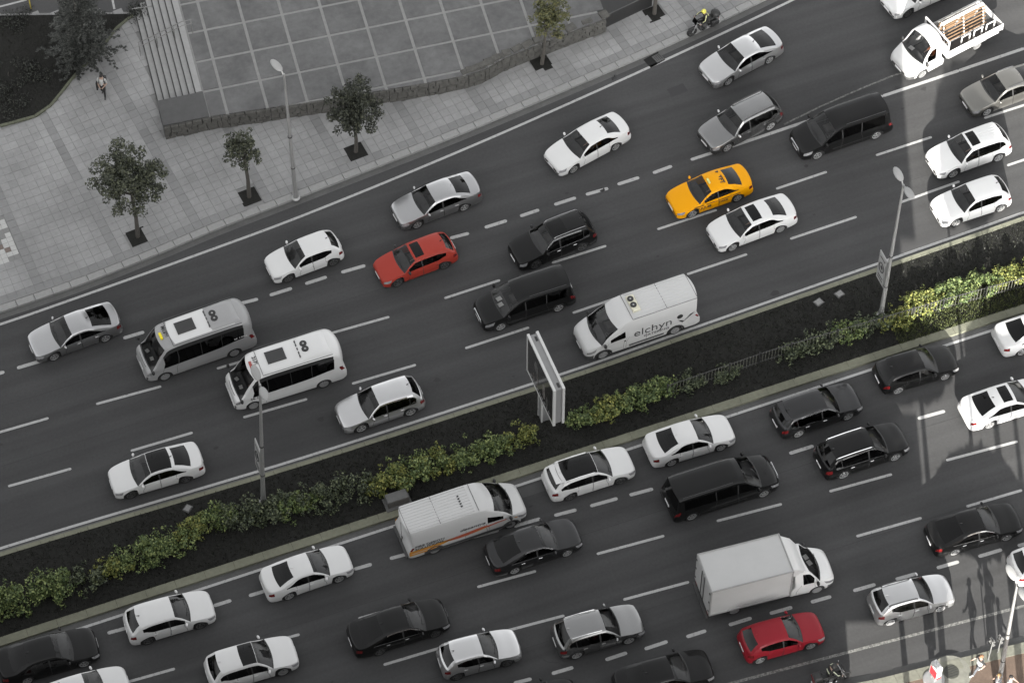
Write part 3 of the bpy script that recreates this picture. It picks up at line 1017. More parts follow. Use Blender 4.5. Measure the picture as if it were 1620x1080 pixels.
def cabin(root, F, dc, dt, belt_z, W, benches, fl=0.32, seat_z=None):
    sz = seat_z if seat_z is not None else belt_z - .62
    xs = F - dc
    dl = (benches[-1] if benches else dt + .6) + .35
    MB().box((F - (dc + dl) / 2, 0, fl), (dl - dc + .5, W * .84, .03)).build('cabin_floor', M_FLOOR, root)
    mb = MB().prism([(0.16, -W * .40), (.28, -W * .2), (.30, 0), (.28, W * .2), (.16, W * .40), (-.42, W * .40), (-.46, 0), (-.42, -W * .40)], belt_z - .42, [belt_z - .07] * 5 + [belt_z - .01] * 3)
    d_ = mb.build('dashboard', M_DASH, root)
    d_.location = (xs - .12, 0, 0)
    for y in (-.37, .37):
        link('seat', ME_SEAT, root, (F - dt - .32, y * W / 1.8, sz))
    for b in benches:
        o = link('rear_bench', ME_BENCH, root, (F - b, 0, sz))
        o.scale = (1, W / 1.8, 1)
    o = link('steering_wheel', ME_STEER, root, (xs - .66, .37 * W / 1.8, belt_z - .03))
    o.rotation_euler = (0, R(-28), 0)

def car(kind, L, W, H, wb, fo):
    """Parameters of a passenger car shell."""
    h = H / 1.46
    F = wb / 2 + fo
    if kind == 'suv':
        h = H / 1.55
    dc = fo + .36
    dt = dc + (.80 if kind in ('sedan', 'fast') else .74)
    if kind == 'sedan':
        drr, drb, zrb = L - 1.42, L - .62, 1.09 * h
    elif kind == 'fast':
        drr, drb, zrb = L - 1.50, L - .48, 1.06 * h
    elif kind == 'wagon':
        drr, drb, zrb = L - .62, L - .20, 1.03 * h
    else:
        drr, drb, zrb = L - .58, L - .17, 1.04 * h
    t_front = [(0, .56 * h), (.015, .61 * h), (.06, .67 * h), (.16, .72 * h), (.5 * dc, .825 * h), (.8 * dc, .905 * h), (dc, .945 * h)]
    ze = H - .05 * h
    t_ws = [(dc, .945 * h), ((dc + dt) / 2, (.945 * h + ze) / 2 + .022), (dt, ze)]
    zr = H - (.07 if kind in ('sedan', 'hatch', 'wagon') else .055) * h
    if kind == 'fast':
        zr = H - .10
    t_roof = [(dt, ze), (dt + .3, H - .012), (dt + .65, H), (min(drr - .3, dt + 1.4), H - .012 * h), (drr, zr)]
    t_rw = [(drr, zr), ((drr + drb) / 2, (zr + zrb) / 2 + .02), (drb, zrb)]
    if kind in ('sedan', 'fast'):
        t_tail = [(drb, zrb), (L - .3, zrb - .015), (L - .10, zrb - .035), (L - .03, zrb - .10), (L, zrb - .24)]
    else:
        t_tail = [(drb, zrb), (L - .08, zrb - .08), (L - .03, zrb - .22), (L, zrb - .36)]
    p = dict(kind=kind, L=L, W=W, H=H, F=F, ax=[wb / 2, -wb / 2], r=.325 if kind != 'suv' else .355, z0=.17, tum=.36, top=[t_front, t_ws, t_roof, t_rw, t_tail])
    p['belt'] = [(0, .50 * h), (.06, .60 * h), (.25, .665 * h), (dc, .855 * h), (L * .55, .90 * h), (L - .8, .935 * h), (L - .2, .93 * h), (L - .03, .80 * h), (L, .70 * h)]
    p['wid'] = [(0, .60), (.012, .68), (.04, .775), (.09, .855), (.17, .915), (.30, .96), (.55, .99), (.9, 1), (L - .9, 1), (L - .45, .98), (L - .2, .945), (L - .09, .89), (L - .03, .80), (L - .01, .72), (L, .66)]
    p['bot'] = pchip([(0, .30), (.05, .22), (.3, .19), (L - .5, .20), (L - .1, .28), (L, .36)])
    p.update(dc=dc, dt=dt, drr=drr, drb=drb, h=h)
    w0 = dc + .24
    wm = dt + .30 + (L - dt - 2.2) * .1
    we = (L - .86) if kind == 'sedan' else ((L - .80) if kind == 'fast' else ((L - .62) if kind == 'hatch' else L - .42))
    if kind in ('suv', 'wagon', 'hatch'):
        wins = [(w0, wm), (wm + .09, we - .36), (we - .33, we)] if kind != 'hatch' else [(w0, wm), (wm + .09, we)]
    else:
        wins = [(w0, wm), (wm + .09, we)]
    p['wins'] = wins
    p['taper'] = {'sedan': (we - .75, we, .12, .42), 'fast': (we - .8, we, .10, .45), 'hatch': (we - .5, we, .26, .08), 'suv': (we - .5, we, .22, .10), 'wagon': (we - .6, we, .16, .16)}[kind]
    p['doors'] = [('front_door', w0 + .04, wm + .04), ('rear_door', wm + .055, min(F + wb / 2 - .30, we - .1) + .0)]
    p['hl'] = (.05, .36)
    p['tl'] = (L - .22, L - .02)
    p['div'] = [(.5, dc, 5), (dc, dt, 7), (dt, drr, 10), (drr, drb, 5), (drb, L - .1, 3)]
    p['cut'] = [dc, dt, drr, drb, .05, .36, L - .22, L - .02, .28] + [t for q in wins for t in q] + [t for q in p['doors'] for t in q[1:]]
    return p

def set_labels(p, clad=False, chrome=False, sunroof=None, split_roof=False):
    L, dc, dt, drr, drb = p['L'], p['dc'], p['dt'], p['drr'], p['drb']
    if sunroof:
        p['cut'] += list(sunroof)
    wins, doors = p['wins'], p['doors']
    p['cut'] += [t for q in doors for t in (q[1] + .018, q[2] - .018)] + [dc - .06]

    def lab(d, j, s_):
        if j <= 2 and not p.get('bumper'):
            return ('lower_trim', 0)
        if dc - .06 < d < dc and j >= 13:
            return 'cowl'
        if j <= 3:
            return ('lower_trim', 0) if clad else ('bumper' if p.get('bumper') and d < .42 else 'body')
        if p.get('bumper') and d < .42 and j <= 5:
            return 'bumper'
        if dc < d < dt and j >= 14:
            return 'windscreen'
        if drr is not None and drr < d < drb and j >= (15 if p.get('taper') else 14):
            return 'rear_window'
        if j in (10, 11):
            for k, (a, b) in enumerate(wins):
                if a < d < b:
                    return ('side_window', s_, k)
            if wins and wins[0][0] < d < wins[-1][1]:
                return ('window_pillar', s_, sum(1 for q in wins if q[1] < d))
        if chrome and wins and wins[0][0] < d < wins[-1][1] and (j == 9 or (j == 12 and d < p['taper'][0])):
            return ('chrome_trim', s_)
        if sunroof and sunroof[0] < d < sunroof[1] and j >= (14 if split_roof else 15):
            return 'sunroof'
        if j >= 12 and dt < d < (drr or L):
            return 'roof'
        if p['hl'][0] < d < p['hl'][1] and j in (7, 8):
            return ('headlight', s_)
        if p['tl'] and p['tl'][0] < d < p['tl'][1] and j in (7, 8):
            return ('tail_light', s_)
        for nm, a, b in doors:
            if a < d < b and 4 <= j <= 9:
                if d < a + .02 or d > b - .02:
                    return ('door_seam', s_, nm, d < a + .02)
                return (nm, s_)
        if .28 < d < dc and j >= 11:
            return 'hood'
        if d < .04 and 4 <= j <= 5:
            return 'lower_grille'
        return 'body'
    p['lab'] = lab
    p['cap'] = lambda e, j: ('bumper' if p.get('bumper') and j <= 5 else 'grille' if 4 <= j <= 8 else 'body') if e == 0 else 'body'
    return p

BASE_M = {'windscreen': M_WS, 'rear_window': M_SG, 'side_window': M_SG, 'window_pillar': M_PLAST, 'chrome_trim': M_CHROME, 'sunroof': M_DG, 'headlight': M_LAMP,
          'tail_light': M_TAIL, 'lower_trim': M_CLAD, 'bumper': M_CLAD, 'door_seam': M_PLAST, 'cowl': M_PLAST, 'grille': M_PLAST, 'lower_grille': M_PLAST}

def place(name, label, cat, front, rear, W, group=None):
    """Root Empty from the ground contact points of the two wheels on the viewer's side."""
    f, r_ = Vector((*front, 0)), Vector((*rear, 0))
    hd = (f - r_).normalized()
    n = Vector((-hd.y, hd.x, 0))
    if n.y < 0:
        n = -n
    c = (f + r_) / 2 + n * (W / 2 - .06)
    return thing(name, label, cat, c, math.atan2(hd.y, hd.x), group)

def make_car(name, label, kind, dims, front, rear, paint, cat='car', rim='five', clad=False, chrome=False, sunroof=None, rails=False,
             roofm=None, dark_glass=False, group=None, antenna=True, bias=None, pano=False, mirror=None, spoiler=False, racks=None, tail=None):
    L, W, H, wb, fo = dims
    p = car(kind, L, W, H, wb, fo)
    dt = p['dt']
    if sunroof:
        sunroof = (dt + sunroof[0], dt + sunroof[1])
    set_labels(p, clad, chrome, sunroof, pano)
    root = place(name, label, cat, front, rear, W, group)
    pm = PAINTS[paint]
    mats = dict(BASE_M)
    if roofm:
        mats['roof'] = roofm
    if dark_glass:
        mats['side_window'] = M_DG
        mats['rear_window'] = M_DG
    build_shell(p, root, pm, mats)
    r, F, h = p['r'], p['F'], p['h']
    for x in p['ax']:
        for sg in (1, -1):
            wheel(root, x, sg * (W / 2 - .125), r, rim, sg)
    bz = .86 * h
    xm = F - p['dc'] - .30
    for sg in (1, -1):
        o = recolour(link('mirror', ME_MIRROR, root, (xm, sg * (W / 2 + .075), bz + .11)), mirror or pm)
        o.rotation_euler = (0, 0, sg * .25)
        hz = .80 * h
        for nm, a, b in p['doors']:
            recolour(link('door_handle', ME_HANDLE, root, (F - b + .14, sg * (W / 2 - .012), hz)), M_CHROME if chrome else pm)
    link('licence_plate', ME_PLATE, root, (F + .004, 0, .42))
    link('licence_plate', ME_PLATE, root, (F - L - .004, 0, .62 if kind in ('hatch', 'suv', 'wagon') else .56))
    rear_b = F + wb / 2 - .35
    cabin(root, F, p['dc'], dt, bz, W, [min(rear_b, L - 1.1)])
    MB().box((0, 0, .27), (L - .9, W * .6, .14)).build('underbody', M_PLAST, root)
    for sg, y in ((1, .05), (-1, -.42)):
        d0 = p['dc'] + .05
        z0_ = .955 * h
        MB().tube([(F - d0, y + .40, z0_ + .03), (F - d0 - .10, y - .12, z0_ + .085)], .012, 4).build('wiper', M_PLAST, root)
    if antenna:
        xa = F - (p['drr'] - .12)
        MB().tube([(xa + .05, 0, H - .05), (xa, 0, H - .01), (xa - .10, 0, H + .035)], [.03, .022, .006], 6).build('antenna', pm if random.random() < .5 else M_PLAST, root)
    if rails:
        rm = racks or M_CHROME
        rr_ = .034 if rm is M_CLAD else .022
        for sg in (1, -1):
            x0, x1 = F - dt - .12, F - p['drr'] + .02
            y0 = W / 2 * .945 - .36 * (H - bz) * .93 - .03
            MB().tube([(x0, sg * (y0 - .01), H - .09), (x0 - .1, sg * y0, H - .015), ((x0 + x1) / 2, sg * y0, H + .015), (x1 + .1, sg * y0, H - .02), (x1, sg * (y0 - .01), H - .12)], rr_, 6).build('roof_rail', rm, root)
    if spoiler:
        x1 = F - p['drr']
        MB().box((x1 - .12, 0, H - .095), (.34, W * .62, .035), ry=.12).build('spoiler', pm, root)
    return root, p

# ---- table of cars: nearer-side wheel contacts (front, rear) in metres on the road
G1 = 'cars heading left on the far carriageway'
G2 = 'cars heading right on the near carriageway'
make_car('sedan_car', 'silver sedan with dark rear window at the far left of the upper road', 'fast', (4.76, 1.86, 1.41, 2.80, .93), (-22.35, 7.31), (-19.49, 7.48), 'silver', group=G1, dark_glass=True)
make_car('hatchback_car', 'small white hatchback ahead of the orange-red hatchback', 'hatch', (4.04, 1.74, 1.46, 2.55, .80), (-9.53, 7.69), (-7.00, 7.85), 'white', group=G1, rim='dark')
redh, predh = make_car('hatchback_car', 'orange-red hatchback with black sunroof', 'hatch', (4.33, 1.77, 1.42, 2.69, .78), (-4.33, 5.39), (-1.62, 5.57), 'orange_red', group=G1, sunroof=(.12, .62), rim='dark', mirror=M_PLAST)
make_car('sedan_car', 'silver sedan just above the orange-red hatchback', 'sedan', (4.78, 1.83, 1.46, 2.73, .90), (-2.05, 8.56), (0.63, 8.75), 'silver', group=G1, dark_glass=True)
wsed, pwsed = make_car('sedan_car', 'white sedan in the top lane beside the plaza kerb', 'sedan', (4.77, 1.83, 1.47, 2.74, .90), (6.98, 9.03), (9.68, 9.65), 'white', group=G1)
make_car('sedan_car', 'silver sedan highest up the road, right of the motorcycle', 'fast', (4.80, 1.86, 1.42, 2.78, .92), (17.05, 11.61), (19.89, 12.24), 'lightsilver', group=G1, dark_glass=True)
make_car('wagon_car', 'grey SUV with roof rails above the yellow taxi', 'suv', (4.70, 1.88, 1.66, 2.80, .92), (15.16, 7.40), (18.08, 7.96), 'grey', group=G1, rails=True, racks=M_CLAD, mirror=PAINTS['lightsilver'])
taxi, ptaxi = make_car('taxi', 'yellow taxi with roof lettering', 'sedan', (4.55, 1.80, 1.45, 2.66, .88), (11.77, 4.02), (14.41, 4.13), 'yellow', cat='taxi')
bmw_, pbmw = make_car('sedan_car', 'white sedan with sunroof below the yellow taxi', 'sedan', (4.75, 1.85, 1.44, 2.84, .80), (12.87, 1.24), (15.72, 1.43), 'white', group=G1, sunroof=(.16, .72), rim='ten')
make_car('suv_car', 'black SUV with bright roof rails above the black van', 'suv', (4.60, 1.86, 1.70, 2.72, .90), (2.72, 3.86), (5.59, 4.08), 'black', group=G1, rails=True, sunroof=(.1, .95), chrome=True, rim='dark')
make_car('suv_car', 'pale silver crossover near the median, left of the billboard', 'suv', (4.45, 1.84, 1.58, 2.66, .90), (-9.08, -2.45), (-6.42, -2.41), 'lightsilver', group=G1, chrome=True, dark_glass=True)
make_car('sedan_car', 'white sedan with black glass roof at lower left of the upper road', 'sedan', (4.70, 1.82, 1.44, 2.82, .80), (-21.07, -2.05), (-18.24, -2.15), 'white', group=G1, sunroof=(.02, 1.15), pano=True, rim='dark', dark_glass=True)
make_car('hatchback_car', 'white hatchback cut by the top edge above the pickup truck', 'hatch', (4.35, 1.78, 1.48, 2.62, .88), (28.22, 12.51), (31.07, 12.95), 'white', group=G1, rim='dark')
make_car('sedan_car', 'warm grey sedan half out of frame at the upper right', 'sedan', (4.70, 1.83, 1.47, 2.75, .90), (29.28, 4.64), (32.19, 4.80), 'beige', group=G1, rails=True, racks=M_CHROME)
wsuv, pwsuv = make_car('suv_car', 'white SUV with sunroof at the right, above the white hatchback', 'suv', (4.55, 1.86, 1.68, 2.75, .90), (25.74, 1.46), (28.62, 1.59), 'white', group=G1, sunroof=(.12, .62), clad=True)
make_car('hatchback_car', 'white hatchback at the right, nearest the fenced median', 'hatch', (4.20, 1.79, 1.52, 2.62, .85), (24.53, -1.51), (27.18, -1.49), 'white', group=G1)

make_car('sedan_car', 'black sedan at the bottom left corner', 'sedan', (4.85, 1.85, 1.44, 2.78, .88), (-26.00, -10.33), (-28.64, -10.23), 'black', group=G2, dark_glass=True)
make_car('sedan_car', 'white car cut by the bottom edge at the left', 'sedan', (4.60, 1.80, 1.46, 2.65, .88), (-25.24, -12.84), (-27.63, -12.79), 'white', group=G2)
make_car('hatchback_car', 'white hatchback in front of the black corner sedan', 'hatch', (4.33, 1.79, 1.49, 2.62, .86), (-20.12, -10.33), (-22.67, -10.24), 'white', group=G2, rim='dark')
make_car('hatchback_car', 'white crossover with large dark glass roof near the bottom edge', 'suv', (4.40, 1.83, 1.56, 2.65, .88), (-17.22, -14.17), (-19.76, -14.07), 'white', group=G2, sunroof=(.02, .75), pano=True, rim='ten')
make_car('sedan_car', 'white sedan behind the white van with orange stripe', 'sedan', (4.48, 1.75, 1.47, 2.58, .85), (-13.05, -10.29), (-15.50, -10.33), 'white', group=G2)
make_car('sedan_car', 'dark grey sedan below the white van with orange stripe', 'fast', (4.75, 1.84, 1.44, 2.75, .92), (-2.10, -12.92), (-4.79, -12.92), 'dark', group=G2, chrome=True, dark_glass=True)
make_car('sedan_car', 'black sedan with chrome window trim at lower centre', 'fast', (4.88, 1.86, 1.45, 2.82, .86), (-9.72, -14.84), (-12.43, -14.80), 'black', group=G2, chrome=True, dark_glass=True, rim='dark')
make_car('hatchback_car', 'small silver hatchback with red tail lights at the bottom edge', 'hatch', (3.97, 1.72, 1.48, 2.50, .82), (-6.97, -17.56), (-9.50, -17.39), 'lightsilver', group=G2, rim='dark')
make_car('suv_car', 'grey SUV with roof rails at lower centre', 'suv', (4.40, 1.84, 1.61, 2.65, .90), (-1.10, -18.52), (-3.70, -18.37), 'grey', group=G2, rails=True, dark_glass=True)
make_car('sedan_car', 'black sedan cut by the bottom edge below the grey SUV', 'sedan', (4.80, 1.84, 1.45, 2.78, .90), (1.01, -21.97), (-1.60, -21.81), 'black', group=G2, dark_glass=True)
make_car('sedan_car', 'black car whose roof just shows at the bottom edge', 'sedan', (4.70, 1.82, 1.45, 2.72, .88), (-5.48, -21.14), (-8.00, -21.00), 'black', group=G2)
make_car('hatchback_car', 'dark car barely entering the bottom edge left of centre', 'hatch', (4.20, 1.78, 1.48, 2.60, .85), (-14.01, -18.09), (-16.50, -17.95), 'dark', group=G2)
make_car('wagon_car', 'white estate car with panoramic glass roof beside the median kerb', 'wagon', (4.56, 1.83, 1.50, 2.68, .90), (1.98, -9.99), (-0.76, -9.97), 'white', group=G2, sunroof=(.02, 1.75), pano=True, rails=True, racks=PAINTS['lightsilver'], spoiler=True, rim='dark')
make_car('sedan_car', 'white sedan in the median lane above the long black minivan', 'sedan', (4.55, 1.80, 1.46, 2.65, .88), (7.40, -9.99), (4.74, -9.93), 'white', group=G2)
make_car('wagon_car', 'dark grey crossover with rear spoiler in the median lane', 'suv', (4.62, 1.86, 1.56, 2.76, .92), (14.14, -10.59), (11.35, -10.65), 'dark', group=G2, chrome=True, dark_glass=True, spoiler=True)
make_car('suv_car', 'black SUV with roof rails right of the long minivan', 'suv', (4.72, 1.90, 1.66, 2.85, .88), (15.38, -13.66), (12.41, -13.68), 'black', group=G2, rails=True, chrome=True, dark_glass=True)
make_car('hatchback_car', 'black hatchback on the shadow edge in the median lane', 'hatch', (4.30, 1.78, 1.43, 2.59, .86), (19.76, -10.15), (17.17, -10.06), 'black', group=G2, dark_glass=True)
make_car('sedan_car', 'silver white sedan cut by the right edge in the median lane', 'sedan', (4.60, 1.80, 1.46, 2.65, .88), (26.76, -10.27), (24.09, -10.18), 'offwhite', group=G2, dark_glass=True)
make_car('sedan_car', 'white sedan with sunroof in sunlight at the right edge', 'sedan', (4.66, 1.79, 1.46, 2.66, .88), (23.29, -13.65), (20.54, -13.61), 'white', group=G2, sunroof=(.16, .70), dark_glass=True)
make_car('sedan_car', 'black sedan in the rounded tree shadow at the right', 'fast', (4.75, 1.84, 1.43, 2.76, .92), (18.48, -19.86), (15.71, -19.68), 'black', group=G2, chrome=True, dark_glass=True)
make_car('suv_car', 'silver hatchback with roof rails right of the red hatchback', 'hatch', (4.10, 1.75, 1.58, 2.59, .82), (13.70, -22.30), (11.08, -22.11), 'lightsilver', group=G2, rails=True, racks=M_CLAD)
make_car('hatchback_car', 'crimson red hatchback below the box truck', 'hatch', (4.08, 1.74, 1.46, 2.59, .82), (6.98, -21.92), (4.36, -21.76), 'red', group=G2, dark_glass=True)
make_car('hatchback_car', 'white car at the right edge behind the tall lamp head', 'hatch', (4.30, 1.79, 1.50, 2.62, .86), (21.15, -22.81), (18.52, -22.63), 'white', group=G2, dark_glass=True)
make_car('parked_car', 'dark parked car in the car park at the top left corner', 'sedan', (4.60, 1.80, 1.46, 2.65, .88), (-15.60, 33.18), (-18.2, 33.75), 'black')

for k in range(5):
    MB().rbox((-1.0, -.34 + .17 * k, 1.672 - (.02 if k in (0, 4) else 0)), (1.05, .05, .02), .008, ry=-.03).build('roof_rib', PAINTS['white'], wsuv)
# taxi lettering and roof sign
MB().box((0.05, 0, 1.50), (.10, .32, .10)).build('roof_sign', mat('taxi_sign', (0.6, 0.62, 0.2), 0.5), taxi)
lettering('TFT', .34, M_INK, taxi, (-.62, .12, 1.447), (0, R(-3), R(90)), 'roof_lettering', bold=.012)
lettering('B', .22, M_INK, taxi, (-.62, -.42, 1.44), (0, R(-3), R(90)), 'roof_lettering', bold=.012)
lettering('T.F.T.48', .24, M_INK, taxi, (.66, .905, .58), (R(90), 0, R(180)), 'door_lettering', bold=.008)
lettering('TAKSI', .20, M_INK, taxi, (-.45, .905, .62), (R(90), 0, R(180)), 'door_lettering', bold=.006)
MB().box((-.1, .895, .80), (2.7, .012, .035)).build('checker_stripe', M_INK, taxi)

# ------------------------------------------------------------------ vans
def van(kind, L, W, H, wb, fo):
    F = wb / 2 + fo
    p = dict(L=L, W=W, H=H, F=F, ax=[wb / 2, -wb / 2], r=.345, z0=.22, kind=kind)
    if kind == 'panel':
        dc, dt = .70, 1.62
        p['top'] = [[(0, .76), (.015, .87), (.05, .97), (.13, 1.07), (.35, 1.18), (dc, 1.28)], [(dc, 1.27), ((dc + dt) / 2, 1.74), (dt, H - .38)],
                    [(dt, H - .38), (dt + .3, H - .17), (dt + .75, H - .04), (dt + 1.3, H), (L - .35, H), (L - .08, H - .005), (L - .02, H - .03), (L, H - .10)]]
        p['belt'] = [(0, .62), (.08, .78), (.3, .90), (dc, 1.16), (1.7, 1.22), (L - .1, 1.24), (L, 1.2)]
        p['wid'] = [(0, .58), (.012, .66), (.04, .75), (.1, .835), (.2, .90), (.38, .955), (.7, .99), (1.1, 1), (L - .1, 1), (L - .02, .985), (L, .96)]
        p.update(tum=.09, cr=.035, rc=.05, sh=.99, wf=(.03, .25, .50, .90), wins=[(1.12, 1.98)], doors=[('front_door', 1.02, 2.08), ('sliding_door', 2.2, 3.35)], drr=None, drb=None, bow=.24, bumper=True)
        p['tl'] = (L - .10, L - .005)
        p['bot'] = pchip([(0, .36), (.05, .28), (.4, .25), (L - .3, .28), (L, .42)])
    elif kind == 'vito':
        dc, dt = 1.02, 1.90
        p['top'] = [[(0, .66), (.02, .75), (.07, .84), (.2, .93), (.6, 1.05), (dc, 1.14)], [(dc, 1.14), ((dc + dt) / 2, 1.50), (dt, H - .13)],
                    [(dt, H - .13), (dt + .35, H - .035), (dt + .8, H), (L - .7, H - .01), (L - .22, H - .05)], [(L - .22, H - .05), (L - .07, 1.15)], [(L - .07, 1.15), (L - .02, .95), (L, .8)]]
        p['belt'] = [(0, .60), (.08, .72), (.3, .84), (dc, 1.03), (2.0, 1.08), (L - .3, 1.10), (L - .05, 1.0), (L, .75)]
        p['wid'] = [(0, .60), (.012, .68), (.04, .77), (.1, .855), (.2, .915), (.38, .965), (.7, .99), (1.1, 1), (L - .3, 1), (L - .1, .97), (L - .02, .92), (L, .88)]
        p.update(tum=.20, cr=.04, rc=.07, sh=.97, wins=[(1.30, 2.25), (2.33, 3.55), (3.61, L - .45)], doors=[('front_door', 1.25, 2.28), ('sliding_door', 2.31, 3.58)], drr=L - .22, drb=L - .07, bow=.14)
        p['tl'] = (L - .22, L - .02)
        p['bot'] = pchip([(0, .30), (.05, .24), (.4, .21), (L - .3, .24), (L, .36)])
    elif kind == 'bus':
        dc, dt = .26, 1.02
        p['top'] = [[(0, .62), (.015, .75), (.05, .90), (.13, 1.03), (dc, 1.10)], [(dc, 1.10), (.55, 1.68), (dt, 2.36)],
                    [(dt, 2.36), (dt + .16, 2.47), (dt + .5, 2.54), (dt + 1.2, 2.58), (L - 1.0, 2.60), (L - .45, 2.54), (L - .16, 2.36), (L - .05, 2.10), (L, 1.7)]]
        p['belt'] = [(0, .56), (.05, .80), (.25, .98), (dt, 1.10), (2.0, 1.13), (4.0, 1.22), (L - .5, 1.42), (L - .1, 1.45), (L, 1.3)]
        p['wid'] = [(0, .70), (.015, .76), (.05, .83), (.13, .89), (.3, .945), (.6, .98), (1.1, 1), (L - .4, 1), (L - .15, .97), (L - .04, .92), (L, .86)]
        p.update(tum=.12, cr=.05, rc=.10, sh=.985, wf=(.02, .35, .70, .90), wins=[(.80, 1.55), (1.61, 3.0), (3.04, 4.3), (4.34, L - .42)], doors=[('front_door', .85, 1.6)], drr=None, drb=None, bow=.26)
        p['tl'] = (L - .14, L - .01)
        p['bot'] = pchip([(0, .34), (.05, .26), (.4, .24), (L - .3, .27), (L, .42)])
    elif kind == 'cab':
        dc, dt = .72, 1.55
        p['top'] = [[(0, .76), (.015, .87), (.05, .97), (.13, 1.07), (.35, 1.18), (dc, 1.28)], [(dc, 1.27), ((dc + dt) / 2, 1.69), (dt, H - .12)],
                    [(dt, H - .12), (dt + .25, H - .03), (dt + .5, H), (L - .03, H - .01), (L, H - .06)]]
        p['belt'] = [(0, .62), (.08, .78), (.3, .90), (dc, 1.16), (1.7, 1.20), (L, 1.20)]
        p['wid'] = [(0, .58), (.012, .66), (.04, .75), (.1, .835), (.2, .90), (.38, .955), (.7, .99), (1.1, 1), (L - .04, 1), (L, .97)]
        p.update(tum=.13, cr=.05, rc=.09, sh=.985, wf=(.03, .4, .80, .92), wins=[(1.16, 1.95)], doors=[('front_door', 1.08, 2.06)], drr=None, drb=None, bow=.24, bumper=True)
        p['tl'] = None
        p['bot'] = pchip([(0, .36), (.05, .28), (.4, .25), (L, .35)])
    p.update(dc=dc, dt=dt, hl=(.10, .50) if kind != 'bus' else (.05, .26), gap=.06)
    p['div'] = [(.5, max(dc, .55), 3), (dc, dt, 7), (dt, L - .5, 12), (L - .5, L, 6)]
    p['cut'] = [dc, dt, .28, .42] + list(p['hl']) + [t for q in p['wins'] for t in q] + [t for q in p['doors'] for t in q[1:]]
    if p['drr']:
        p['cut'] += [p['drr'], p['drb']]
    return p

def van_fit(root, p, pm, mats, rim='steel', belt_z=1.15, bus=False, body_wheels=True, benches=(), mirror=M_PLAST, steer=True):
    made = build_shell(p, root, pm, mats)
    W, F, L = p['W'], p['F'], p['L']
    for x in p['ax']:
        for sg in (1, -1):
            wheel(root, x, sg * (W / 2 - .14), p['r'], rim, sg)
    for sg in (1, -1):
        o = recolour(link('mirror', ME_MIRROR, root, (F - p['dc'] - (.30 if not bus else .05), sg * (W / 2 + .12), belt_z + .12)), mirror)
        o.scale = (1.2, 1.1, 1.9)
    link('licence_plate', ME_PLATE, root, (F + .004, 0, .5))
    cabin(root, F, p['dc'], p['dt'], belt_z - .05, W, list(benches), fl=.5, seat_z=belt_z - .62)
    MB().box((F - L / 2, 0, .36), (L - .8, W * .6, .16)).build('underbody', M_PLAST, root)
    for y in (.05, -.45):
        MB().tube([(F - p['dc'] + .02, y + .45, p['top'][0][-1][1] + .05), (F - p['dc'] - .08, y - .05, p['top'][0][-1][1] + .14)], .013, 4).build('wiper', M_PLAST, root)
    return made

def roof_ribs(root, x0, x1, zs, W, n, m):
    for k in range(n):
        y = -W * .36 + W * .72 * k / (n - 1)
        MB().rbox(((x0 + x1) / 2, y, zs - (y / W) ** 2 * .12), (x1 - x0, .05, .03), .01).build('roof_rib', m, root)

def seam(root, a, b, m=M_PLAST, r_=.012, name='panel_seam'):
    MB().tube([a, b], r_, 4).build(name, m, root)

OFFW = mat('dusty_van_white', (0.60, 0.60, 0.59), 0.45, coat=0.2, var=0.06, scale=1.5)
# catering van
p = van('panel', 6.36, 2.05, 2.46, 4.04, .95)
set_labels(p)
root = place('delivery_van', 'white panel van with catering lettering and roof cooler beside the median', 'van', (3.95, -2.66), (8.03, -2.57), 2.05)
mats = dict(BASE_M)
van_fit(root, p, PAINTS['offwhite'], mats)
F = p['F']
roof_ribs(root, F - 6.10, F - 2.75, 2.462, 2.05, 9, PAINTS['offwhite'])
for xx in (F - 2.6, F - 4.5, F - 6.20):
    seam(root, (xx, -.84, 2.452), (xx, .84, 2.452), M_CLAD, .014)
for y in (.86, -.86):
    seam(root, (F - 2.6, y, 2.43), (F - 6.20, y, 2.43), M_CLAD, .012)
MB().box((F - 2.1, .985, .52), (0, 0, 0)).v
for sg in (1, -1):
    MB().box((F - 3.35, sg * 1.012, .50), (1.95, .03, .11)).build('side_moulding', M_PLAST, root)
    MB().tube([(F - 2.15, sg * 1.0, 1.0), (F - 2.15, sg * 1.02, 1.0)], .06, 10).build('fuel_cap', M_PLAST, root)
for a in p['ax']:
    for sg in (1, -1):
        pts = [(a + .46 * math.cos(t), sg * 1.015, .345 + .46 * math.sin(t)) for t in [PI * k / 8 for k in range(9)]]
        MB().tube(pts, .05, 6).build('arch_trim', M_PLAST, root)
ac = MB().rbox((F - 2.98, -.02, 2.53), (.42, .98, .2), .04).build('cooling_unit', mat('cream_unit', (0.62, 0.60, 0.48), 0.6), root)
for y in (-.26, .14):
    MB().lathe([(.17, 2.62), (.17, 2.66), (.13, 2.665)], 16, (F - 2.93, y, 0)).build('fan', M_PLAST, ac)
    MB().lathe([(.055, 2.66), (.05, 2.675)], 10, (F - 2.93, y, 0)).build('fan_hub', M_METAL, ac)
    MB().box((F - 3.18, y, 2.53), (.02, .2, .14)).build('vent', M_CLAD, ac)
lettering('elchyn', .80, M_INK, root, (F - 3.70, 1.016, 1.32), (R(90 - 1), 0, R(180)), bold=-.004, sx=1.06)
lettering('CATERING', .235, M_INK, root, (F - 3.9, 1.02, .87), (R(90), 0, R(180)), sx=1.25, bold=.003)
lg = MB().lathe([(.165, 1.005), (.165, 1.018)], 18, (F - 5.2, 0, 1.50), axis='Y').build('logo', M_INK, root)
mb = MB()
for q in ([(-.02, 1.28), (-.30, .93), (-.42, 1.02), (-.22, 1.16)], [(-.30, .93), (-.42, 1.02), (-1.0, 1.55), (-.72, 1.44)]):
    mb.add([(F - 5.05 + x, 1.02, z) for x, z in q], [(0, 1, 2, 3)])
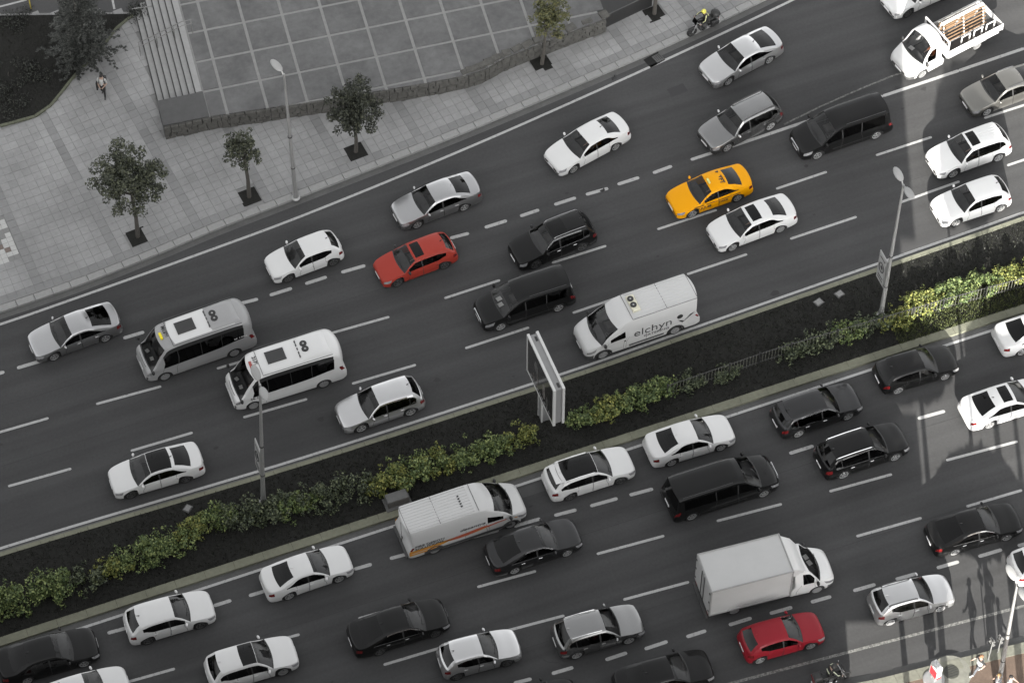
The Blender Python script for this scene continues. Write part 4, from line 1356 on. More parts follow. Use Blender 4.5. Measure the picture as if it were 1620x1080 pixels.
mb.build('logo', M_INK, root)

# white van with orange and red stripe
p = van('panel', 6.30, 2.05, 2.42, 4.0, .95)
set_labels(p)
root = place('delivery_van', 'white panel van with orange and red stripe beside the median', 'van', (-4.07, -10.42), (-8.07, -10.44), 2.05)
van_fit(root, p, PAINTS['offwhite'], dict(BASE_M))
F = p['F']
roof_ribs(root, F - 6.1, F - 2.75, 2.422, 2.05, 10, PAINTS['offwhite'])
for xx in (F - 2.55, F - 4.55, F - 6.16):
    seam(root, (xx, -.84, 2.412), (xx, .84, 2.412), M_CLAD, .014)
for k in range(5):
    MB().box((F - 3.25, -.30 + .15 * k, 2.432), (.10, .07, .03), .5).build('roof_vent', M_PLAST, root)
for sg in (1, -1):
    MB().box((F - 3.2, sg * 1.005, .46), (4.6, .03, .20)).build('side_moulding', M_CLAD, root)
OR = mat('orange_stripe', (0.55, 0.24, 0.03), 0.5, var=0.12)
RD = mat('red_stripe', (0.42, 0.09, 0.045), 0.5, var=0.12)
def side_strip(pts_hi, pts_lo, m, y, nm):
    mb = MB()
    n = len(pts_hi)
    mb.add([(F - d, y, z) for d, z in pts_hi] + [(F - d, y, z) for d, z in pts_lo], [(i, i + 1, n + i + 1, n + i) for i in range(n - 1)])
    mb.build(nm, m, root)
for sg in (-1, 1):
    y = sg * 1.024
    side_strip([(6.27, .98), (5.4, .98), (4.9, .97), (4.4, 1.0), (4.0, 1.0)], [(6.27, .58), (5.4, .58), (4.9, .64), (4.4, .80), (4.0, .92)], OR, y, 'stripe')
    side_strip([(4.4, .98), (3.7, 1.02), (3.2, 1.06), (2.7, 1.12), (2.2, 1.14)], [(4.4, .86), (3.7, .78), (3.2, .80), (2.7, .90), (2.2, 1.0)], RD, y, 'stripe')
    side_strip([(3.0, .96), (2.5, 1.04), (2.2, 1.07)], [(3.0, .82), (2.5, .88), (2.2, .95)], OR, y - sg * .003, 'stripe')
    side_strip([(2.2, 1.07), (1.6, 1.13), (1.2, 1.13)], [(2.2, .93), (1.6, 1.02), (1.2, 1.05)], RD, y, 'stripe')
    side_strip([(1.0, 1.02), (.6, .98)], [(1.0, .92), (.6, .90)], OR, sg * 1.0, 'stripe')
lettering('FIRE DESIGN', .24, M_INK, root, (F - 5.2, -1.022, 1.25), (R(90), 0, 0), sx=1.15, bold=.003)
lettering('SOLUTIONS', .24, M_INK, root, (F - 5.23, -1.024, 1.03), (R(90), 0, 0), sx=1.15, bold=.003)
lettering('desantra', .30, M_INK, root, (F - 2.98, -1.018, 1.40), (R(90), 0, 0), shear=.35, sx=1.3)
for yy in (.98, -.98):
    pass
MB().box((F - 6.31, 0, 1.35), (.02, .02, 1.9)).build('door_gap', M_PLAST, root)
MB().box((F - 6.32, -.12, 1.05), (.03, .05, .22)).build('door_handle', M_PLAST, root)
MB().rbox((F - 6.33, 0, .45), (.16, 1.9, .2), .03).build('bumper', M_CLAD, root)
for a in p['ax']:
    for sg in (1, -1):
        MB().tube([(a + .45 * math.cos(t), sg * 1.012, .345 + .45 * math.sin(t)) for t in [PI * k / 8 for k in range(9)]], .04, 6).build('arch_trim', M_CLAD, root)

def black_van(label, f_, r_, L, W, H, wb, papers=False, bench=(3.3, 4.3)):
    p = van('vito', L, W, H, wb, .92)
    set_labels(p)
    root = place('passenger_van', label, 'van', f_, r_, W, 'black vans')
    mats = dict(BASE_M)
    mats['side_window'] = mats['rear_window'] = M_DG
    van_fit(root, p, PAINTS['black'], mats, rim='five', belt_z=1.08, benches=bench, mirror=PAINTS['black'])
    F = p['F']
    for sg in (1, -1):
        MB().box((F - L * .55, sg * (W / 2 - .01), .55), (L * .45, .02, .05)).build('side_moulding', M_PLAST, root)
        seam(root, (F - 2.6, sg * W * .36, H - .005), (F - L + .5, sg * W * .36, H - .02), M_CLAD, .012, 'roof_channel')
    link('licence_plate', ME_PLATE, root, (F - L - .005, 0, .8))
    for k in range(4):
        MB().box((F + .006, 0, .58 + .07 * k), (.03, 1.0 - .05 * k, .022)).build('grille_bar', M_CHROME, root)
    if papers:
        for (y, d) in ((-.25, 1.28), (.12, 1.22)):
            MB().box((F - d, y, 1.15), (.28, .24, .01), .2).build('dashboard_paper', M_PAPER, root)
    return root, p
black_van('black passenger van with white papers on its dashboard, left of the catering van', (-0.31, 0.84), (2.94, 0.88), 5.14, 1.93, 1.91, 3.23, True)
black_van('long black van at the upper right, above the median lamp', (19.49, 5.19), (23.14, 5.32), 5.45, 1.97, 1.96, 3.52)
bm_, pbm = black_van('long black minivan with lit red tail lights on the near carriageway', (8.35, -13.27), (4.42, -13.21), 5.75, 2.0, 2.0, 3.86, bench=(3.3, 4.4))

# ------------------------------------------------------------------ minibuses
PAINTS['busgrey'] = mat('minibus_grey_paint', (0.29, 0.29, 0.29), 0.4, coat=0.3, var=0.04, scale=1.3)
def minibus(label, f_, r_, paint, grey_band, roof_no, plate_sign, sign_m, side_no):
    p = van('bus', 5.95, 2.10, 2.60, 3.75, .92)
    set_labels(p)
    lab0 = p['lab']
    p['cut'] += [1.62, 4.0]
    def lab(d, j, s_):
        if j >= 14 and 1.62 < d < 5.2 and grey_band:
            return 'roof_panel'
        if j in (9, 12) and .8 < d < 5.5 and lab0(d, 10, s_)[0] in ('side_window', 'window_pillar'):
            return ('window_surround', s_)
        return lab0(d, j, s_)
    p['lab'] = lab
    root = place('minibus', label, 'minibus', f_, r_, 2.10, 'minibuses')
    mats = dict(BASE_M)
    mats['side_window'] = M_DG
    mats['window_surround'] = M_PLAST
    mats['roof_panel'] = PAINTS['white']
    pm = PAINTS[paint]
    van_fit(root, p, pm, mats, belt_z=1.12, bus=True, benches=(2.6, 3.4, 4.2))
    F = p['F']
    ht = MB().rbox((F - 2.55, -.02, 2.605), (.98, .74, .07), .03).build('roof_hatch', mat('hatch_dark', (0.03, 0.03, 0.03), 0.5), root)
    # roof cooler: sloped hood with two fans
    zc = 2.58
    mb = MB()
    prof = [(3.72, 0.0), (3.80, .10), (3.95, .16), (4.9, .17), (5.15, .12), (5.3, -.04)]
    ys = [(-.74, 0), (-.66, .8), (-.5, 1), (.5, 1), (.66, .8), (.74, 0)]
    vs_ = [(F - d + (0.10 if abs(y) < .6 and d < 3.9 else 0), y, zc - .05 + z * k) for d, z in prof for y, k in ys]
    nq = len(ys)
    mb.add(vs_, [(i * nq + j, i * nq + j + 1, (i + 1) * nq + j + 1, (i + 1) * nq + j) for i in range(len(prof) - 1) for j in range(nq - 1)])
    cool = mb.build('roof_cooler', pm, root, smooth=50)
    for y in (-.17, .17):
        MB().lathe([(.185, zc + .09), (.185, zc + .135), (.15, zc + .14)], 18, (F - 4.07, y, 0)).build('fan', M_PLAST, cool)
        MB().lathe([(.06, zc + .13), (.05, zc + .155)], 10, (F - 4.07, y, 0)).build('fan_hub', M_METAL, cool)
    for y in (-.45, -.25, .0, .25, .45):
        MB().box((F - 3.70, y, zc + .03), (.03, .17, .09), ry=-.6).build('vent', M_CLAD, cool)
    seam(root, (F - 1.62, -.86, 2.545), (F - 1.62, .86, 2.545), M_CLAD, .016)
    for y in (.87, -.87):
        seam(root, (F - 1.62, y, 2.505), (F - 5.3, y, 2.53), M_CLAD, .014)
    MB().box((F - 1.22, .05, 2.54), (.13, .40, .10), 0).build('route_sign', sign_m, root)
    lettering(roof_no, .27, M_INK, root, (F - 1.48, -.12, 2.562), (0, R(-2), R(90)), 'roof_number', bold=.008)
    if side_no:
        lettering(side_no, .24, PAINTS['white'], root, (F - 5.1, 1.02, 1.50), (R(96), 0, R(180)), 'side_number', bold=.006)
    if plate_sign:
        lettering(plate_sign, .22, M_INK, root, (F - 1.12, 1.035, .98), (R(90), 0, R(180)), 'door_lettering', bold=.008)
    for k, (y, d) in enumerate(((.2, .55), (-.35, .5))):
        MB().box((F - d, y, 1.11), (.18, .22, .02), .3 * k).build('dashboard_paper', M_PAPER, root)
    # driver
    MB().rbox((F - .012, 0, .40), (.10, 1.5, .22), .04).build('bumper', pm, root)
    return root, p
BUS = []
BUS.append(minibus('grey minibus with white roof centre and yellow sign', (-17.24, 4.10), (-13.75, 4.22), 'busgrey', True, 'M1596', '', mat('yellow_sign', (0.75, 0.62, 0.01), 0.5), 'M 1596'))
BUS.append(minibus('white minibus partly behind the left median lamp', (-13.71, 0.80), (-9.96, 0.77), 'white', False, '2176', '34. 176', mat('red_sign', (0.30, 0.06, 0.05), 0.5), ''))

# ------------------------------------------------------------------ box truck
p = van('cab', 2.35, 2.02, 2.30, 4.23, .95)
p['ax'] = [4.23 / 2, -4.23 / 2]
set_labels(p)
root = place('box_truck', 'white box truck with square cargo body', 'truck', (8.56, -19.23), (4.26, -18.86), 2.06)
van_fit(root, p, PAINTS['white'], dict(BASE_M), belt_z=1.15)
F = p['F']
bx0, bx1, bw, bz0, bz1 = F - 2.42, F - 6.52, 2.16, .78, 3.02
BOXE = mat('box_edge_rail', (0.27, 0.27, 0.265), 0.5, var=0.15)
BOXW = mat('box_panel_white', (0.43, 0.43, 0.425), 0.55, var=0.05, scale=1.2)
bxm = (bx0 + bx1) / 2
cargo = MB().box((bxm, 0, (bz0 + bz1) / 2), (bx0 - bx1, bw, bz1 - bz0)).build('cargo_box', BOXW, root)
for y in (-1, 1):
    for z in (bz0, bz1):
        MB().rbox((bxm, y * bw / 2, z), (bx0 - bx1 + .06, .07, .07), .015).build('edge_rail', BOXE, cargo)
    for x in (bx0, bx1):
        MB().rbox((x, y * bw / 2, (bz0 + bz1) / 2), (.07, .07, bz1 - bz0 + .06), .015).build('corner_post', BOXE, cargo)
for x in (bx0, bx1):
    for z in (bz0, bz1):
        MB().rbox((x, 0, z), (.07, bw, .07), .015).build('edge_rail', BOXE, cargo)
for y in (-.53, .53):
    MB().rbox((bx1 - .02, y, (bz0 + bz1) / 2), (.05, 1.0, bz1 - bz0 - .12), .02).build('rear_door', BOXW, cargo)
    MB().tube([(bx1 - .065, y * .35, bz0 + .05), (bx1 - .065, y * .35, bz1 - .05)], .02, 6).build('lock_bar', M_CLAD, cargo)
    for sg in (1,):
        for z in (1.1, 1.9, 2.7):
            MB().box((bx1 - .06, y * 1.85, z), (.03, .09, .07)).build('hinge', M_DMETAL, cargo)
MB().box((bxm, 0, .62), (bx0 - bx1, .9, .18)).build('chassis', M_PLAST, root)
for y in (-1, 1):
    MB().box((F - 3.6, y * .93, .55), (1.1, .10, .32)).build('side_guard', M_CLAD, root)
    MB().rbox((-4.23 / 2, y * .92, .74), (.95, .28, .03), .01).build('mudguard', M_PLAST, root)
    MB().box((bx1 - .01, y * .85, .66), (.06, .24, .12)).build('tail_light', M_TAIL, root)
MB().box((bx1 - .10, 0, .45), (.08, 2.05, .14)).build('rear_bar', M_CLAD, root)
mb = MB()
mb.add([(F - 1.62, -.80, 2.22), (F - 1.62, .80, 2.22), (F - 2.38, .98, 2.99), (F - 2.38, -.98, 2.99), (F - 2.38, -.98, 2.24), (F - 2.38, .98, 2.24), (F - 1.9, .93, 2.62), (F - 1.9, -.93, 2.62)],
       [(0, 1, 6, 7), (7, 6, 2, 3), (1, 5, 2, 6), (0, 7, 3, 4), (4, 3, 2, 5)])
mb.build('roof_fairing', PAINTS['white'], root, smooth=40)
for y, d in ((.1, 1.05), (.45, 1.12)):
    MB().box((F - d, y, 1.26), (.22, .28, .01), .3).build('dashboard_paper', M_PAPER, root)

# ------------------------------------------------------------------ flatbed truck with racks
p = van('cab', 2.35, 2.02, 2.26, 3.75, .95)
p['ax'] = [3.75 / 2, -3.75 / 2]
set_labels(p)
pk_p = p
root = pk_root = place('flatbed_truck', 'white flatbed truck carrying frames and wooden planks', 'truck', (27.17, 8.25), (30.95, 9.01), 2.06)
van_fit(root, p, PAINTS['offwhite'], dict(BASE_M), belt_z=1.15, rim='ten')
F = p['F']
b0, b1, bw = F - 2.50, F - 6.25, 2.10
bm2 = (b0 + b1) / 2
bed_ = MB().box((bm2, 0, .86), (b0 - b1, bw - .02, .10)).build('bed_floor', mat('bed_floor_dark', (0.05, 0.05, 0.05), 0.8, var=0.3), root)
for y in (-1, 1):
    for k in range(2):
        xx = b0 - (k + .5) * (b0 - b1) / 2
        MB().rbox((xx, y * bw / 2, 1.10), ((b0 - b1) / 2 - .04, .05, .44), .012).build('drop_side', PAINTS['offwhite'], root)
    for x in (b0, bm2, b1):
        MB().rbox((x, y * bw / 2, 1.10), (.07, .08, .50), .012).build('side_post', PAINTS['offwhite'], root)
    MB().box((bm2, y * 1.0, .70), (b0 - b1 - .3, .05, .12)).build('side_guard', PAINTS['offwhite'], root)
    MB().rbox((-3.75 / 2, y * .95, .74), (.9, .3, .03), .01).build('mudguard', PAINTS['offwhite'], root)
MB().rbox((b1 - .02, 0, 1.10), (.05, bw, .44), .012).build('tailgate', PAINTS['offwhite'], root)
MB().rbox((b0 + .03, 0, 1.30), (.06, bw, .85), .012).build('headboard', PAINTS['offwhite'], root)
for y in (-1, 1):
    MB().box((b0 + .03, y * bw / 2, 1.52), (.08, .08, 1.30)).build('headboard_post', PAINTS['offwhite'], root)
MB().box((b0 + .03, 0, 2.15), (.08, bw + .1, .08)).build('headboard_rail', PAINTS['offwhite'], root)
MB().box((bm2, 0, .60), (b0 - b1, .85, .2)).build('chassis', M_PLAST, root)
MB().box((F - 1.02, -.30, 1.27), (.24, .30, .012), .2).build('dashboard_paper', M_PAPER, root)
# the A-shaped carrying rack: two leaning frames with planks
WOOD = mat('plank_wood', (0.19, 0.118, 0.065), 0.7, var=0.2, scale=6)
rk = MB
for sg in (1, -1):
    for k in range(3):
        x = b0 - .35 - k * 1.35
        MB().tube([(x, sg * .42 - .1, .92), (x, sg * .06 - .1, 2.35)], .045, 6).build('rack_post', PAINTS['offwhite'], root)
    for z, yy in ((2.33, .06), (.98, .41)):
        MB().tube([(b0 - .30, sg * yy - .1, z), (b0 - 3.1, sg * yy - .1, z)], .04, 6).build('rack_beam', PAINTS['offwhite'], root)
    for k in range(6):
        z = 1.12 + .22 * k
        yy = .41 - .35 * (z - .98) / 1.35 + .055
        MB().box((b0 - 1.72, sg * yy - .1, z), (2.9, .03, .11), rx=sg * -.25).build('plank', WOOD, root)
for k in range(3):
    x = b0 - 1.1 - k * .85
    MB().tube([(x, .80, .92), (x, .80, 1.62), (x - .55, .80, 1.62), (x - .55, .80, .92)], .045, 6).build('side_frame', PAINTS['offwhite'], root)

# ------------------------------------------------------------------ unseen office block, its storeys stepped to shape the shade, and stone pines
RX = Vector((math.cos(YAW), -math.sin(YAW), 0))
def rg(r_, g_):
    p = RX * r_ + GF * g_
    return (p.x, p.y)
COT = 1 / math.tan(SUN_EL)
tower = thing('office_building', 'broad office block out of view, its upper storeys stepped to shape the shadow', 'building')
def rg_box(mb, r0, r1, g0, g1, z0, z1):
    return mb.prism([rg(r0, g0), rg(r1, g0), rg(r1, g1), rg(r0, g1)], z0, z1)
GB = -42.0
M_FAC = mat('facade_concrete', (0.30, 0.30, 0.29), 0.8, var=0.1, scale=0.6)
rg_box(MB(), -95, 15.8, GB - 10, GB, -0.3, 31).build('wall', M_FAC, tower)
for ga, gb_, r1 in ((-10.5, -6.5, 17.4), (-6.5, -4, 20.1), (-4, 2, 18.7), (2, 12.5, 19.9), (12.5, 45, 20.7)):
    rg_box(MB(), 15.8, r1, GB - 6, GB - .4, (ga - GB) / COT, (gb_ - GB) / COT - .002).build('shadow_storeys', M_FAC, tower)  # unseen overhang, added in steps to shape the cast shadow's edge
for k in range(8):
    rg_box(MB(), -90, 12, GB, GB + .06, 2 + 3.6 * k, 3.7 + 3.6 * k).build('window_band', M_DG, tower)

def leaf_cloud(mb, c, rad, n, size, rnd, shell_=0.55, flat=0.0):
    """Leaf-sized quads through an ellipsoid, denser towards its skin."""
    for _ in range(n):
        while True:
            v = Vector((rnd.uniform(-1, 1), rnd.uniform(-1, 1), rnd.uniform(-1, 1)))
            if v.length <= 1 and v.length > 0.05:
                break
        v = v.normalized() * (v.length ** shell_)
        p = Vector(c) + Vector((v.x * rad[0], v.y * rad[1], v.z * rad[2]))
        nrm = (v + Vector((rnd.uniform(-1, 1), rnd.uniform(-1, 1), rnd.uniform(-.3, 1.1)))).normalized()
        a = nrm.orthogonal().normalized()
        a = Matrix.Rotation(rnd.uniform(0, 6.28), 3, nrm) @ a
        b = nrm.cross(a)
        s_ = size * rnd.uniform(.6, 1.35)
        k = rnd.uniform(.45, .65)
        mb.add([p - a * s_, p - b * s_ * k, p + a * s_, p + b * s_ * k], [(0, 1, 2, 3)])
    return mb

rnd = random.Random(21)
for r_, gc, g0, rh, rz_ in ((23.0, -9.6, -30, 2.2, .80), (24.1, 13, -34, 1.75, 1.9), (25.1, -.4, -37, 2.2, .8), (20.5, -1.0, -32, 1.75, .62), (18.7, -12.9, -28, 2.2, .55)):
    zc = (gc - g0) / COT
    x, y = rg(r_, g0)
    t = thing('stone_pine', ['tall umbrella pine with a flat crown behind the viewpoint', 'tallest umbrella pine with a deep crown behind the viewpoint', 'umbrella pine farthest behind the viewpoint',
                             'umbrella pine beside the office block behind the viewpoint', 'shortest umbrella pine behind the viewpoint'][[-30, -34, -37, -32, -28].index(g0)], 'tree', (x, y, 0), 0, 'umbrella pines behind the viewpoint')
    MB().tube([(0, 0, 0), (.1, 0, zc * .5), (0, 0, zc - rz_ * .4)], [.22, .17, .1], 8).build('trunk', M_BARK, t)
    mb = MB()
    leaf_cloud(mb, (0, 0, zc), (rh, rh, rz_), 5200, .22, rnd, .75)
    mb.build('crown', M_LEAF, t, fix=False)

# ------------------------------------------------------------------ street trees
def street_tree(label, pit, crown_off, zc, rh, rz_, nclump, m=M_LEAF, lean=0.0):
    x, y = pit
    t = thing('street_tree', label, 'tree', (x, y, 0.13), 0, 'street trees on the plaza')
    rd = random.Random(int(abs(x * 100)))
    top = Vector((crown_off[0], crown_off[1], zc))
    fork = Vector((crown_off[0] * .4, crown_off[1] * .4, zc - rz_ * .75))
    MB().tube([(0, 0, -.1), tuple(fork * .5 + Vector((0.05, 0, 0))), tuple(fork), tuple(top)], [.13, .10, .085, .03], 8).build('trunk', M_BARK, t)
    leaves = MB()
    limbs = []
    for k in range(nclump):
        an = rd.uniform(0, 2 * PI)
        el = math.asin(rd.uniform(-.75, 1))
        q = rd.uniform(.05, 1.0) ** .6
        d = Vector((math.cos(an) * math.cos(el) * rh, math.sin(an) * math.cos(el) * rh, math.sin(el) * rz_)) * q
        tip = top + d
        if k < 11:
            mid = fork.lerp(tip, .5) + Vector((0, 0, .15))
            MB().tube([tuple(fork + (top - fork) * rd.uniform(0, .5)), tuple(mid), tuple(tip)], [.05, .03, .01], 5).build('limb', M_BARK, t)
        cr_ = rd.uniform(.16, .36) * (rh / 1.6) ** .5
        leaf_cloud(leaves, tip, (cr_, cr_, cr_ * .8), int(72 * (cr_ / .3) ** 2), .07, rd, .6)
    leaves.build('crown', m, t, fix=False)
    pz = MB()
    pz.box((0, 0, .006), (1.02, 1.02, .03), TA * .2 + .12)
    pz.build('planting_pit', M_SOIL, t)
    return t
street_tree('largest leafy street tree, leftmost on the plaza', PITS[0], (.15, .15), 4.7, 2.1, 1.9, 150)
street_tree('small slender street tree beside the plaza lamp', PITS[1], (0, .1), 4.0, 1.0, 1.35, 80)
street_tree('dense dark street tree at the terrace wall, right of the plaza lamp', PITS[2], (.1, .1), 3.6, 1.45, 2.15, 150, leafmat('dark_tree_leaves', (0.018, 0.020, 0.016), (0.032, 0.036, 0.026), (0.07, 0.075, 0.05)))
street_tree('yellowish street tree before the broken end of the terrace wall', PITS[3], (.55, .25), 3.4, 1.1, 1.5, 85, leafmat('yellow_tree_leaves', (0.045, 0.05, 0.025), (0.085, 0.09, 0.04), (0.14, 0.13, 0.05)))
street_tree('street tree cut by the top edge beside the dark enclosure', PITS[4], (.4, .9), 3.7, 1.2, 1.3, 60)

# conifer and low planting in the bed
con = thing('conifer', 'dark spreading conifer in the planting bed', 'tree', (*(-15.17, 26.30), .2))
MB().tube([(0, 0, -.1), (0, 0, 6.0)], [.14, .02], 8).build('trunk', M_BARK, con)
rd = random.Random(5)
for lv in range(16):
    z = .30 + lv * .36
    rad = 2.3 * (1 - z / 6.4) ** .85 + .12
    for b_ in range(15 if lv < 10 else 9):
        an = rd.uniform(0, 2 * PI)
        ln = rad * rd.uniform(.55, 1.12)
        mb = MB()
        dv = Vector((math.cos(an), math.sin(an), 0))
        droop = rd.uniform(.15, .5)
        ntw = int(5 + ln * 6)
        for k in range(ntw):
            f = (k + .6) / ntw
            c = dv * (ln * f) + Vector((0, 0, z + .30 * f - droop * f * f))
            a2 = an + rd.choice((-1, 1)) * rd.uniform(.3, 1.1)
            td = Vector((math.cos(a2), math.sin(a2), rd.uniform(-.25, .35)))
            tl_ = (.50 * (1.1 - f) + .10) * rd.uniform(.6, 1.2)
            side = Vector((-td.y, td.x, 0))
            for q in range(5):
                c2 = c + td * tl_ * (q + .5) / 5
                for s_ in (-1, 1):
                    tip = c2 + td * .09 + side * s_ * rd.uniform(.06, .13) + Vector((0, 0, rd.uniform(-.03, .06)))
                    mb.add([c2 - td * .03, tip, c2 + td * .05], [(0, 1, 2)])
        mb.build('branch', M_NEEDLE, con, fix=False)
for i, (px, rr, lb) in enumerate((((-19.44, 26.21), 1.0, 'low dark shrub at the left edge of the bed'), ((-19.73, 24.18), .9, 'low dark shrub in the lower corner of the bed'), ((-17.89, 29.68), .7, 'low dark shrub beside the car park'),
                                  ((-17.77, 26.04), .7, 'low dark shrub in the middle of the bed'), ((-11.65, 27.98), .5, 'small dark shrub at the head of the steps'))):
    s_ = thing('shrub', lb, 'shrub', (*px, .2))
    mb = MB()
    rd = random.Random(i)
    for k in range(8):
        leaf_cloud(mb, (rd.uniform(-rr, rr), rd.uniform(-rr, rr), .2), (.45, .45, .25), 90, .05, rd, .6)
    mb.build('foliage', M_BEDL, s_, fix=False)
    MB().tube([(0, 0, -.1), (0, 0, .3)], [.04, .02], 5).build('stem', M_BARK, s_)

def grass(name, polyf, n, m, h=.10, seed=1, box_=None):
    rd = random.Random(seed)
    mb = MB()
    c = 0
    while c < n:
        x, y = rd.uniform(box_[0], box_[1]), rd.uniform(box_[2], box_[3])
        if not polyf(x, y):
            continue
        c += 1
        an = rd.uniform(0, 6.28)
        hh = h * rd.uniform(.5, 1.5)
        dx, dy = math.cos(an) * .022, math.sin(an) * .022
        lx, ly = rd.uniform(-.08, .08), rd.uniform(-.08, .08)
        z = .13
        mb.add([(x - dx, y - dy, z), (x + dx, y + dy, z), (x + lx, y + ly, z + hh)], [(0, 1, 2)])
    return mb.build(name, m, None, fix=False)
def on_med(x, y):
    return meds_y(x) + .42 < y < medn_y(x) - .26
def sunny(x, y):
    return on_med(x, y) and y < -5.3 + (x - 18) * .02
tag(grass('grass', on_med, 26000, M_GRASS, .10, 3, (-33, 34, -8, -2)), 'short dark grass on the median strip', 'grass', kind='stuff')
tag(grass('grass', sunny, 16000, M_GRASSY, .10, 4, (18.5, 34, -8, -4.6)), 'green, sunlit-toned grass on the median slope at right', 'grass', kind='stuff')
tag(grass('ground_cover', lambda x, y: inpoly((x, y), BED), 9000, M_GRASS, .16, 5, (-30, -11, 22, 32)), 'dark ground cover in the planting bed', 'ground cover', kind='stuff')

# ------------------------------------------------------------------ median hedge, shrub by shrub
HEDGE = [((-29.33, -5.74), 'G', 1.0, 'grey-green hedge shrub at the left edge of the median'), ((-27.79, -5.92), 'G', 1.1, 'grey-green hedge shrub, second from the left edge'), ((-26.19, -5.89), 'G', 1.05, 'bushy grey-green hedge shrub above the black corner sedan'),
         ((-24.59, -5.89), 'D', .8, 'dull sparse hedge shrub, fourth from the left edge'), ((-23.12, -5.81), 'Y', .75, 'yellowish hedge shrub, first of the bright patch at left'), ((-21.70, -5.59), 'G', 1.0, 'bright green hedge shrub above the white hatchback'),
         ((-20.18, -5.52), 'G', 1.0, 'green hedge shrub right of the bright patch centre'), ((-18.82, -5.15), 'Y', .75, 'yellow hedge shrub ending the bright left patch'), ((-17.64, -4.94), 'G', .8, 'pale green hedge shrub left of the left median lamp'),
         ((-16.26, -5.23), 'D', .95, 'dark hedge shrub at the foot of the left median lamp'), ((-14.77, -5.41), 'D', .9, 'dark hedge shrub just right of the left median lamp'), ((-13.61, -5.70), 'G', .75, 'green hedge shrub among the dark ones'),
         ((-12.23, -5.72), 'D', 1.0, 'dark hedge shrub above the white sedan'), ((-10.64, -5.74), 'D', .95, 'dark grey hedge shrub left of the concrete block'), ((-9.01, -6.05), 'Y', .9, 'yellow hedge shrub over the concrete block'),
         ((-7.64, -5.78), 'G', .95, 'green hedge shrub above the striped van tail'), ((-6.16, -5.79), 'Y', .85, 'orange-yellow hedge shrub above the striped van'), ((-4.76, -5.84), 'G', .9, 'green hedge shrub above the striped van roof'),
         ((-3.21, -5.88), 'G', .8, 'green hedge shrub left of the billboard'), ((-1.83, -5.84), 'Y', .7, 'yellow-green hedge shrub nearest the billboard at left'), ((1.65, -5.96), 'G', .7, 'small green hedge shrub right of the billboard'),
         ((2.94, -5.92), 'Y', .75, 'yellow-green hedge shrub, second right of the billboard'), ((4.48, -5.81), 'G', .8, 'green hedge shrub, third right of the billboard'), ((5.78, -5.77), 'G', .75, 'green hedge shrub ending the run right of the billboard'),
         ((7.48, -5.89), 'D', .6, 'sparse dark shrub where the railing begins'), ((9.44, -6.06), 'D', .5, 'thin dark shrub along the low railing'), ((13.27, -6.02), 'D', .65, 'dark shrub in the shade along the railing'),
         ((14.82, -5.90), 'D', .75, 'taller dark shrub left of the right median lamp'), ((16.43, -5.88), 'G', .7, 'greenish shrub left of the right median lamp'), ((17.70, -5.86), 'D', .7, 'dark shrub at the foot of the right median lamp'),
         ((18.96, -6.09), 'Y', .7, 'yellow creeper over the railing beside the right lamp'), ((20.63, -5.62), 'Y', .8, 'yellow creeper bush on the sunny railing'), ((22.35, -5.59), 'G', .85, 'green creeper bush on the sunny railing'),
         ((23.95, -5.68), 'G', .9, 'green creeper bush, second from the right edge'), ((25.74, -5.76), 'Y', .9, 'yellow-green creeper bush at the right edge of the median')]
for i, (pos, kd, sz, lb) in enumerate(HEDGE):
    t = thing('hedge_shrub', lb, 'shrub', (pos[0], pos[1], .13), 0, 'median hedge')
    rd = random.Random(100 + i)
    mb = MB()
    for k in range(24):
        an, q = rd.uniform(0, 6.28), rd.uniform(0, 1) ** .6 * sz
        c = (math.cos(an) * q * 1.35, math.sin(an) * q * rd.uniform(.6, .95), rd.uniform(.15, 1.0) * sz * (1.1 - .35 * q / sz))
        s3 = rd.uniform(.6, 1.25) * sz
        leaf_cloud(mb, c, (.36 * s3, .32 * s3, .26 * s3), int((85 if kd != 'D' else 66) * s3), rd.choice((.055, .07, .085)), rd, .6)
    for k in range(10):
        an, q = rd.uniform(0, 6.28), rd.uniform(.9, 1.25) * sz
        c = (math.cos(an) * q * 1.3, math.sin(an) * q * .9, rd.uniform(.1, .9) * sz)
        leaf_cloud(mb, c, (.16, .16, .2), 16, .06, rd, .6)
    mb.build('foliage', {'G': M_HEDGE, 'Y': M_HEDGY, 'D': M_HEDGD}[kd], t, fix=False)
    for k in range(3):
        an = rd.uniform(0, 6.28)
        MB().tube([(0, 0, -.05), (math.cos(an) * .3 * sz, math.sin(an) * .25 * sz, .6 * sz)], [.025, .012], 5).build('stem', M_BARK, t)

# iron railing along the median
RAILP = [Vector((*q, 0)) for q in ((6.13, -6.03), (7.89, -6.00), (11.26, -5.92), (13.03, -5.93), (18.12, -6.11), (21.51, -6.21), (26.20, -6.46), (29.04, -6.50))]
rl = thing('railing', 'low dark iron railing along the middle of the median', 'fence')
for a, b in zip(RAILP, RAILP[1:]):
    d = b - a
    for z in (.30, 1.05):
        MB().tube([(a.x, a.y, z), (b.x, b.y, z)], .022, 5).build('rail', M_DMETAL, rl)
    n = max(2, int(d.length / .17))
    for k in range(n):
        p = a.lerp(b, k / n)
        MB().box((p.x, p.y, .62), (.022, .022, .95)).build('bar', mat('railing_bar', (0.12, 0.12, 0.10), 0.6, var=0.2), rl)
    m_ = max(1, round(d.length / 2.2))
    for k in range(m_):
        p = a.lerp(b, k / m_)
        MB().box((p.x, p.y, .6), (.06, .06, 1.15)).build('post', M_DMETAL, rl)

